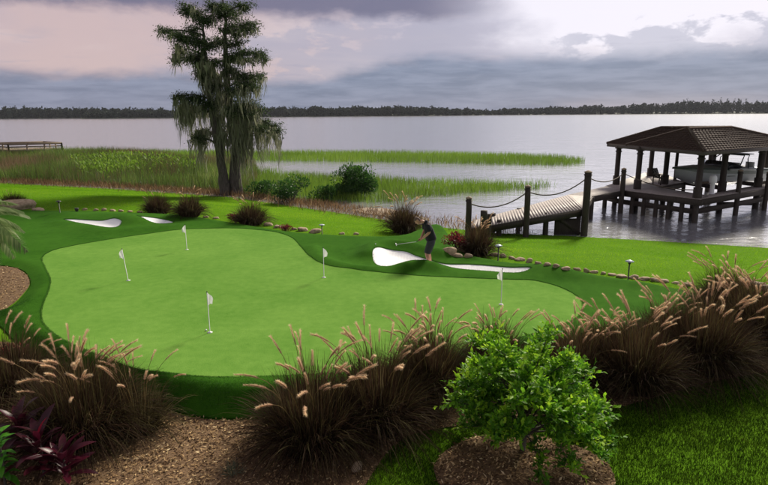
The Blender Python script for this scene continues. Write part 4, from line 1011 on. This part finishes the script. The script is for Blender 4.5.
    for (x, y, r) in ((.03, -.19, -.1), (.10, .2, .1)):
        m = MB(); ellipsoid(m, (x - .05, y, .055), (.155, .055, .06)); m.build('shoe', M['black'], t, smooth=True)
    m = MB(); eye = MB()
    for s in (-1, 1): ellipsoid(eye, hl((-.088, s * .03, .02)), (.010, .012, .008), 8)
    eye.build('eyes', M['black'], t, smooth=True)
    # the club he holds is a thing of its own
    c = tag(empty('golf_club', (px_[0], px_[1], z)), 'steel golf club held low in the golfer\'s hands', 'golf club')
    m = MB(); m.tube([g0, g1], [.013, .011], 8); m.build('grip', M['black'], c)
    ge = g1 + np.array([-.66, .06, -.105]); m = MB(); m.tube([g1, ge], [.009, .007], 8); m.build('shaft', M['steel'], c, smooth=True)
    m = MB(); m.add(np.array([(0, 0, .012), (-.03, 0, .05), (-.03, -.09, .035), (0, -.085, -.03), (.02, 0, .012), (-.012, 0, .05), (-.012, -.09, .035), (.02, -.085, -.03)]) + ge, [[0, 1, 2, 3], [7, 6, 5, 4], [0, 4, 5, 1], [1, 5, 6, 2], [2, 6, 7, 3], [3, 7, 4, 0]])
    m.build('club_head', M['steel'], c)
golfer()

# ------------------------------------------------------------------ dock with roped piles
DECK = .34
def planks(m, quad, w=.19, th=.035, along=True):
    """boards laid across a deck quad a-b (near edge) d-c (far edge)"""
    a, b, c, d = [np.asarray(q, float) for q in quad]; L = max(np.linalg.norm(b - a), np.linalg.norm(c - d)); n = max(2, int(L / w))
    for i in range(n):
        f0, f1 = i / n, (i + .985) / n
        P = [a + (b - a) * f0, a + (b - a) * f1, d + (c - d) * f1, d + (c - d) * f0]; z = np.array([0, 0, th])
        V = P + [q - z for q in P]
        m.add(V, [[0, 1, 2, 3], [7, 6, 5, 4], [0, 4, 5, 1], [1, 5, 6, 2], [2, 6, 7, 3], [3, 7, 4, 0]], random.random())
def pile(parent, x, y, ztop, r=.15, zbot=-2.4, cap=True, name='pile', pale=False):
    m = MB(); m.tube([(x, y, zbot), (x, y, -.5), (x + .01, y, ztop * .5), (x, y, ztop)], [r * 1.05, r, r * .97, r * .93], 10)
    if cap: m.tube([(x, y, ztop - .14), (x, y, ztop - .08)], [r * 1.12, r * 1.12], 10)
    o = m.build(name, M['wood'], parent, smooth=False)
    if cap:
        c = MB(); c.lathe((x, y, ztop), [(r * 1.05, -.005), (r * 1.12, .03), (r * .7, .07), (r * .1, .11)], 10); c.build('pile_cap', M['palewood'], o)
    return o
def rope(parent, a, b, sag):
    t = np.linspace(0, 1, 17)[:, None]; P = np.asarray(a) * (1 - t) + np.asarray(b) * t; P[:, 2] -= 4 * sag * (t * (1 - t))[:, 0]
    m = MB(); m.tube(P, .028, 6); return m.build('rope', M['rope'], parent, smooth=True)
def beam_z(m, a, b, w=.1, h=.28): m.bar(np.asarray(a), np.asarray(b), w, h)

dock = tag(empty('wooden_dock', (0, 0, 0)), 'timber dock walkway with roped piles leading from the lawn to the boathouse', 'dock')
A = at(489, 225.3, -.36); B_ = at(584, 208.6, .30); Cf = at(569, 194.5, .30); Af = at(488, 216.5, -.36)
D2 = at(592, 196.2, .30); E2 = at(623, 190, DECK); Ef = at(606, 186.2, DECK)
Land = A + (A - B_) / np.linalg.norm(A - B_) * .9; Landf = Af + (Af - Cf) / np.linalg.norm(Af - Cf) * .9; Land[2] = Landf[2] = -.46
def V3(p, z): return np.array([p[0], p[1], z])
m = MB(); planks(m, [Land, A, Af, Landf]); planks(m, [A, B_, Cf, Af]); planks(m, [B_, D2, Cf, Cf * .98 + B_ * .02]); planks(m, [D2, E2, Ef, Cf])
tag(m.build('deck_boards', M['deck'], dock), kind='stuff')
m = MB(); dz = np.array([0, 0, -.19])
for a, b in ((Land, A), (A, B_), (B_, D2), (D2, E2), (Cf, Ef), (Af, Cf), (Landf, Af)): m.bar(a + dz, b + dz, .10, .30)
m.build('stringers', M['wood'], dock)
pl = {}
for key, (px, py, zt) in {'a': (469, 198.5, None), 'b': (528, 187, None), 'c': (588.3, 172.5, None), 'd': (624, 169.5, None)}.items():
    f = {'a': Land + (A - Land) * .15, 'b': A + (B_ - A) * .41, 'c': B_ + np.array([.12, 0, 0]), 'd': E2}[key]
    dep = f[1] - .2; top = at_depth(px, py, dep); pile(dock, top[0], dep, top[2], .17 if key == 'c' else .14); pl[key] = np.array([top[0], dep, top[2] - .22])
sp = at_depth(484, 210.5, pl['a'][1] - .4); pile(dock, sp[0], sp[1], sp[2], .17, cap=False)
sp = at_depth(489, 214, pl['a'][1] - .1); pile(dock, sp[0], sp[1], sp[2], .13, cap=False)
for a, b, s in (('a', 'b', .42), ('b', 'c', .45), ('c', 'd', .35)): rope(dock, pl[a], pl[b], s)
F0 = at_depth(697, 176, at(697, 198, DECK)[1] - .1); rope(dock, pl['d'], np.array([F0[0], F0[1], DECK + .45]), .25)
for f in (.12, .62): q = A + (B_ - A) * f; pile(dock, q[0], q[1] + .35, q[2] - .05, .13, cap=False)
for f in (.05, .35, .7, .97): q = Af + (Cf - Af) * f; pile(dock, q[0], q[1] - .2, q[2] - .05, .13, cap=False)
q = at(557, 215, .2); m = MB(); m.bar(V3(B_, -.1) + [-1.35, .1, -.55], V3(B_, -.1) + [-.1, .1, -.55], .08, .9); m.bar(V3(B_, -.45) + [-1.4, .02, .45], V3(B_, -.45) + [-.1, .02, -.5], .10, .16); m.build('brace_panel', M['wood'], dock)
for q in (D2, Ef, Cf * .5 + D2 * .5): pile(dock, q[0], q[1], q[2] - .05, .13, cap=False)

# ------------------------------------------------------------------ boathouse
bh = tag(empty('boathouse', (0, 0, 0)), 'open boathouse with a brown tiled hip roof on dark posts over the water', 'boathouse')
EAVE = 2.86
POSTS = [at(616, 184.5, DECK), at(637, 189, DECK), at(650, 176, DECK), at(664.5, 184, DECK), at(697, 198, DECK), at(721.5, 191, DECK), at(757.5, 187, DECK), np.array([24.2, 43.2, DECK]), np.array([26.0, 39.5, DECK])]
for q in POSTS:
    m = MB(); x, y = q[0], q[1]; s = .115
    m.box((x, y, (EAVE - 2.4) / 2), (s * 2, s * 2, EAVE + 2.4)); m.box((x, y, DECK + .12), (s * 2 + .10, s * 2 + .10, .9)); m.box((x, y, EAVE - .18), (s * 2 + .12, s * 2 + .12, .14)); m.box((x, y, EAVE - .42), (s * 2 + .06, s * 2 + .06, .08))
    m.build('post', M['wood'], bh)
Lc = np.array([14.45, 37.9, EAVE]); Fc = at(704, 152.0, EAVE); Rc = np.array([25.6, 35.6, EAVE]); Bc = np.array([25.6, 45.0, EAVE])
P1 = Lc + (Fc - Lc) * .24
RZ = 3.92
T1 = at(661, 128.3, RZ); A1 = at(688, 129.3, RZ); T2 = at(731, 128.0, RZ)
def course_face(m, e0, e1, t1, t0, n):
    """stepped tile courses from an eave e0-e1 up to a ridge t0-t1, each course of separate tiles"""
    e0, e1, t1, t0 = [np.asarray(q, float) for q in (e0, e1, t1, t0)]
    nrm = np.cross(e1 - e0, (t0 + t1) / 2 - e0); nrm /= np.linalg.norm(nrm)
    if nrm[2] < 0: nrm = -nrm
    for i in range(n):
        f0, f1 = i / n, min((i + 1.12) / n, 1.0)
        a = e0 + (t0 - e0) * f0; b = e1 + (t1 - e1) * f0; c = e1 + (t1 - e1) * f1; d = e0 + (t0 - e0) * f1
        L = np.linalg.norm(b - a); k = max(1, int(L / .30))
        for j in range(k):
            g0, g1 = j / k, (j + .96) / k; lift = nrm * (.05 + random.uniform(0, .012)); low = nrm * .008
            A_ = a + (b - a) * g0; B2 = a + (b - a) * g1; C_ = d + (c - d) * g1; D_ = d + (c - d) * g0; mb = (A_ + B2) / 2 + nrm * .03; mt = (C_ + D_) / 2 + nrm * .03
            V = [A_ + lift, mb + lift, B2 + lift, C_ + low, mt + low, D_ + low, A_ - nrm * .02, B2 - nrm * .02]
            m.add(V, [[0, 1, 4, 5], [1, 2, 3, 4], [6, 7, 2, 1]], random.random()); m.add([V[6], V[1], V[0]], [0, 1, 2])
rf = MB()
core = MB()
for f in ([Lc, P1, A1, T1], [P1, Fc, A1], [Fc, Rc, T2, A1], [Rc, Bc, T2], [Bc, Lc, T1, T2], [T1, A1, T2]): core.add(np.array(f), [list(range(len(f)))])
for f in ([Lc, Fc, Rc, Bc],): core.add(np.array(f) - [0, 0, .03], [3, 2, 1, 0])
roof = core.build('roof', M['tile'], bh)
course_face(rf, Lc, P1, A1, T1, 11); course_face(rf, P1, Fc, A1, A1, 11); course_face(rf, Fc, Rc, T2, A1, 11); course_face(rf, Rc, Bc, T2, T2, 9); course_face(rf, Bc, Lc, T1, T2, 9); course_face(rf, T1, A1, T2, T2, 3)
tag(rf.build('roof_tiles', M['tile'], roof), kind='stuff')
for a, b in ((A1, Fc), (T1, Lc), (A1, P1), (T2, Rc), (A1, T2), (T1, A1), (T1, T2), (T2, Bc)):
    m = MB(); n = max(4, int(np.linalg.norm(b - a) / .35)); up = np.array([0, 0, .06])
    for i in range(n): m.tube([a + (b - a) * (i / n) + up, a + (b - a) * ((i + 1.05) / n) + up * .8], [.075, .095], 7)
    m.build('ridge_cap', M['ridge'] if 'ridge' in M else M['tile'], roof)
for a, b in ((Lc, Fc), (Fc, Rc), (Rc, Bc), (Bc, Lc)):
    m = MB(); m.bar(a + [0, 0, -.07], b + [0, 0, -.07], .07, .20); m.build('fascia', M['fascia'], bh)
for a, b in ((0, 1), (1, 4), (4, 5), (5, 6), (6, 8), (8, 7), (7, 2), (2, 0)):
    m = MB(); d = np.array([0, 0, EAVE - DECK - .10]); m.bar(POSTS[a] + d, POSTS[b] + d, .16, .22); m.build('beam', M['wood'], bh)
# platform round the slip
PF = [at(*q, DECK) for q in ((622, 190), (701, 199.2), (709, 195.5), (656, 186.8), (684, 182), (664, 173.5), (645, 172.5), (605, 186))]
m = MB(); planks(m, [PF[0], PF[1], PF[2], PF[3]]); planks(m, [PF[7], PF[0], PF[3], PF[6]]); planks(m, [PF[6], PF[3], PF[4], PF[5]])
R0 = at(702, 198.6, DECK); R1 = at(790, 184.0, DECK); R1f = R1 + [-.4, 1.0, 0]; R0f = at(711, 193.4, DECK); planks(m, [R0, R1, R1f, R0f])
tag(m.build('deck_boards', M['deck'], bh), kind='stuff')
m = MB(); dz = np.array([0, 0, -.20])
for a, b in ((PF[0], PF[1]), (PF[1], PF[2]), (PF[2], PF[3]), (PF[3], PF[4]), (PF[5], PF[6]), (PF[6], PF[7]), (PF[7], PF[0]), (R0, R1), (R0f, R1f)): m.bar(a + dz, b + dz, .10, .32)
for a, b in ((PF[0], PF[1]), (PF[7], PF[0]), (R0, R1)): m.bar(a + [0, .25, -.72], b + [0, .25, -.72], .10, .28)
m.build('deck_frame', M['wood'], bh)
for f in np.linspace(.02, .98, 7): q = PF[0] * (1 - f) + PF[1] * f; pile(bh, q[0], q[1] + .25, DECK - .05, .12, cap=False)
for f in (.3, .7): q = PF[3] * (1 - f) + PF[2] * f; pile(bh, q[0], q[1] - .2, DECK - .05, .12, cap=False)
for f in (.35, .7): q = PF[7] * (1 - f) + PF[6] * f; pile(bh, q[0], q[1] - .2, DECK - .05, .12, cap=False)
for q in (PF[4], PF[5], R1): pile(bh, q[0], q[1], DECK - .05, .12, cap=False)
for px, py, bx, by in ((738.5, 171, 737, 192), (768, 173, 766, 188)):
    q = at(bx, by, DECK); tp = at_depth(px, py, q[1] - .1); pile(bh, q[0], q[1] - .1, tp[2], .14)
q = at(722, 193, DECK); 
for a, b in ((POSTS[4], POSTS[5]), (POSTS[5], POSTS[6])): m = MB(); m.bar(a + [0, .1, -.75], b + [0, .1, -1.05], .09, .2); m.build('cross_brace', M['wood'], bh)
# white pedestal on the platform
q = at(711.5, 193.8, DECK); t = tag(empty('dock_pedestal', q), 'white round topped pedestal standing on the boathouse deck', 'pedestal')
m = MB(); m.lathe((0, 0, 0), [(.17, 0), (.17, .04), (.12, .07), (.12, .62), (.13, .63)], 14); m.build('column', M['white'], t, smooth=False)
m = MB(); m.lathe((0, 0, 0), [(.17, .62), (.20, .66), (.20, .90), (.17, 1.0), (.10, 1.06), (.01, 1.08)], 16); m.build('hood', M['white'], t, smooth=True)
# a bench-like deck chair under the roof
q = at(660, 184.5, DECK); t = tag(empty('deck_chair', q, .5), 'dark slatted deck chair beside an inner boathouse post', 'chair')
for i in range(5):
    m = MB(); m.bar((-.28, -.25 + i * .12, .40 + .01 * i), (.28, -.25 + i * .12, .40 + .01 * i), .10, .02); m.build('seat_slat', M['wood'], t)
    m = MB(); m.bar((-.26 + i * .13, .28, .42), (-.26 + i * .13, .55, 1.0), .10, .02); m.build('back_slat', M['wood'], t)
for x in (-.3, .3):
    for y in (-.25, .3): m = MB(); m.bar((x, y, 0), (x, y, .60), .05, .05); m.build('leg', M['wood'], t)
    m = MB(); m.bar((x, -.33, .615), (x, .36, .615), .10, .025); m.build('armrest', M['wood'], t)

# ------------------------------------------------------------------ boat on its lift
def boat():
    bow = np.array([18.15, 36.6]); stern = np.array([25.4, 39.3]); d = stern - bow; L = np.linalg.norm(d); an = math.atan2(d[1], d[0])
    t = tag(empty('speed_boat', (bow[0], bow[1], .12), an), 'pale grey speedboat with dark stripe raised on a lift under the roof', 'boat')
    N = 22; s = np.linspace(0, 1, N); hb = 1.18 * np.sin(np.clip(s * 1.9, 0, PI / 2)) ** .62; hb[-4:] *= [.995, .99, .98, .96]; sheer = 1.34 - .30 * s; keel = .62 * (1 - np.clip(s / .38, 0, 1)) ** 1.8 * 1.1; chin = keel + .34 + .20 * (1 - s)
    chin = np.minimum(chin, sheer - .12); rows = []
    for i in range(N):
        x = s[i] * L; h = hb[i]; mid = (chin[i] * .45 + sheer[i] * .55)
        rows.append([(x, -h, sheer[i]), (x, -h * 1.0, sheer[i] - .10), (x + .1 * (1 - s[i]), -h * .97, mid), (x + .25 * (1 - s[i]), -h * .86, chin[i]), (x + .3 * (1 - s[i]), 0, keel[i]), (x + .25 * (1 - s[i]), h * .86, chin[i]), (x + .1 * (1 - s[i]), h * .97, mid), (x, h, sheer[i] - .10), (x, h, sheer[i])])
    V = np.array(rows).reshape(-1, 3)
    def strip(js, name, mat, smooth=True):
        m = MB(); F = [[i * 9 + j, i * 9 + j + 1, (i + 1) * 9 + j + 1, (i + 1) * 9 + j] for i in range(N - 1) for j in js]; m.add(V, F); return m.build(name, mat, t, smooth=smooth)
    m = MB(); F = [[i * 9 + j, i * 9 + j + 1, (i + 1) * 9 + j + 1, (i + 1) * 9 + j] for i in range(N - 1) for j in (2, 3, 4, 5)] ; m.add(V, F); m.add(V[-9:], [list(range(9))]); hull = m.build('hull', M['gel'], t)
    strip((1, 6), 'topsides', M['boatgrey']); strip((0, 7), 'rub_rail_stripe', M['boatdark'])
    # foredeck, coamings, cockpit
    m = MB(); K = 11
    for i in range(K):
        x = s[i] * L
        for f in np.linspace(-1, 1, 9): m.n; 
    Vd = np.array([[(s[i] * L, hb[i] * f, sheer[i] + .16 * (1 - f * f) * min(1, i / 5)) for f in np.linspace(-1, 1, 9)] for i in range(K)]).reshape(-1, 3)
    m = MB(); m.add(Vd, [[i * 9 + j, (i + 1) * 9 + j, (i + 1) * 9 + j + 1, i * 9 + j + 1] for i in range(K - 1) for j in range(8)]); m.build('foredeck', M['boatgrey'], t, smooth=True)
    m = MB(); x0, x1 = s[K - 1] * L, L - .1
    for sg in (-1, 1): m.bar((x0, sg * 1.08, 1.12), (x1, sg * 1.05, 1.03), .22, .14)
    m.box((x1 - .35, 0, .98), (.7, 2.1, .16)); m.build('coaming', M['gel'], t)
    m = MB(); m.box(((x0 + x1) / 2, 0, .70), (x1 - x0, 2.0, .05)); m.build('cockpit_floor', M['boatgrey'], t)
    for x in (x0 + .9, x0 + 2.2):
        m = MB(); m.box((x, -.5, .95), (.5, .55, .45)); m.box((x + .25, -.5, 1.25), (.12, .55, .5)); m.build('seat', M['gel'], t)
    # raked windshield in three panes
    for a, b in (((x0 - .9, 0), (x0 - .25, 1.0)), ((x0 - .9, 0), (x0 - .25, -1.0)), ((x0 - .25, -1.0), (x0 + .7, -1.12)), ((x0 - .25, 1.0), (x0 + .7, 1.12))):
        m = MB(); rk = np.array([.38, 0, 0]); z0 = 1.20; zt = 1.58 if a[0] < x0 - .5 or True else 1.4
        a3 = np.array([*a, z0 + (.10 if abs(a[1]) < .1 else .0)]); b3 = np.array([*b, z0 - .05 if b[0] > x0 else z0]); u = np.array([0, 0, .40]) + rk; u2 = np.array([0, 0, .40 if b[0] < x0 else .12]) + rk
        th = np.array([0, 0, 0]) + np.array([.02, 0, 0]); m.add([a3, b3, b3 + u2, a3 + u, a3 + th, b3 + th, b3 + u2 + th, a3 + u + th], [[0, 1, 2, 3], [7, 6, 5, 4], [0, 4, 5, 1], [2, 6, 7, 3], [1, 5, 6, 2], [0, 3, 7, 4]]); m.build('windshield', M['glass'], t)
    m = MB(); tw = [(x0 + .7, -1.08, 1.05), (x0 + 1.1, -1.0, 1.75), (x0 + 1.4, -.85, 1.98), (x0 + 1.4, .85, 1.98), (x0 + 1.1, 1.0, 1.75), (x0 + .7, 1.08, 1.05)]; m.tube(tw, .035, 7); tw2 = [(q[0] + .9 - .45 * (q[2] > 1.5), q[1], q[2]) for q in tw]; m.tube(tw2, .03, 7); m.build('tower', M['boatdark'], t)
    m = MB(); m.box((x0 + 1.75, 0, 2.03), (1.25, 1.5, .05)); m.build('tower_top', M['boatdark'], t)
    # cradle of the lift is a thing of its own
    c = tag(empty('boat_lift', (bow[0], bow[1], .12), an), 'dark timber boat lift cradle under the speedboat', 'boat lift')
    for x in (2.2, 5.6): m = MB(); m.bar((x, -1.7, .14), (x, 1.7, .14), .2, .24); m.build('lift_beam', M['wood'], c)
    for y in (-.55, .55): m = MB(); m.bar((1.7, y, .33 - .02), (6.6, y, .33 - .02), .16, .12); m.build('bunk', M['palewood'], c)
    for x in (2.2, 5.6):
        for y in (-1.75, 1.75): m = MB(); m.bar((x, y, -2.3), (x, y, 2.3), .14, .14); m.build('lift_pile', M['wood'], c)
boat()

# ------------------------------------------------------------------ low timber dock among the reeds on the left
def low_dock():
    t = tag(empty('low_dock', (0, 0, 0)), 'low weathered timber dock frame rising above the tall reeds', 'dock')
    z1 = .9; NR = at(61.5, 143.0, z1); dep = NR[1]; sc_ = dep / FPX
    Fl = at_depth(16, 142.0, dep + 5); z1 = NR[2]
    a = NR; b = NR + np.array([-5.6, -3.2, 0]); c = b + np.array([-4.5, 3.5, 0]); d = a + np.array([-4.5, 3.5, 0])
    for q, w in (((a, b), 0), ((b, c), 0), ((c, d), 0), ((d, a), 0)): m = MB(); m.bar(q[0], q[1], .10, .26); m.build('top_rail', M['palewood'], t)
    for f in (.0, .33, .66, 1.0):
        for (p, q) in ((a, b), (b, c), (d, a)):
            e = p + (q - p) * f; m = MB(); m.bar((e[0], e[1], -2), (e[0], e[1], e[2] + (.05 if f in (0, 1) else -.02)), .16, .16); m.build('post', M['palewood'], t)
    m = MB()
    dn = np.array([0, 0, -.75]); planks(m, [b + dn, a + dn, d + dn, c + dn]); tag(m.build('deck_boards', M['palewood'], t), kind='stuff')
    for (p, q) in ((a, b), (b, c)): m = MB(); m.bar(p + dn * .5, q + dn * .5, .07, .16); m.build('mid_rail', M['palewood'], t)
    for (p, q) in ((a, b), (b, c)): m = MB(); m.bar(p + dn * 1.15, q + dn * 1.15, .08, .2); m.build('side_board', M['palewood'], t)
low_dock()
# ------------------------------------------------------------------ the moist air over the lake
m_, nt_, out_ = newmat('lake_air')
v_ = nt_.nodes.new('ShaderNodeVolumePrincipled'); v_.inputs['Density'].default_value = 0.00007
v_.inputs['Color'].default_value = (.86, .90, 1.0, 1); nt_.links.new(v_.outputs[0], out_.inputs['Volume'])
m = MB(); m.box((0, 800, 12), (4400, 2000, 32)); tag(m.build('haze', m_), kind='stuff')
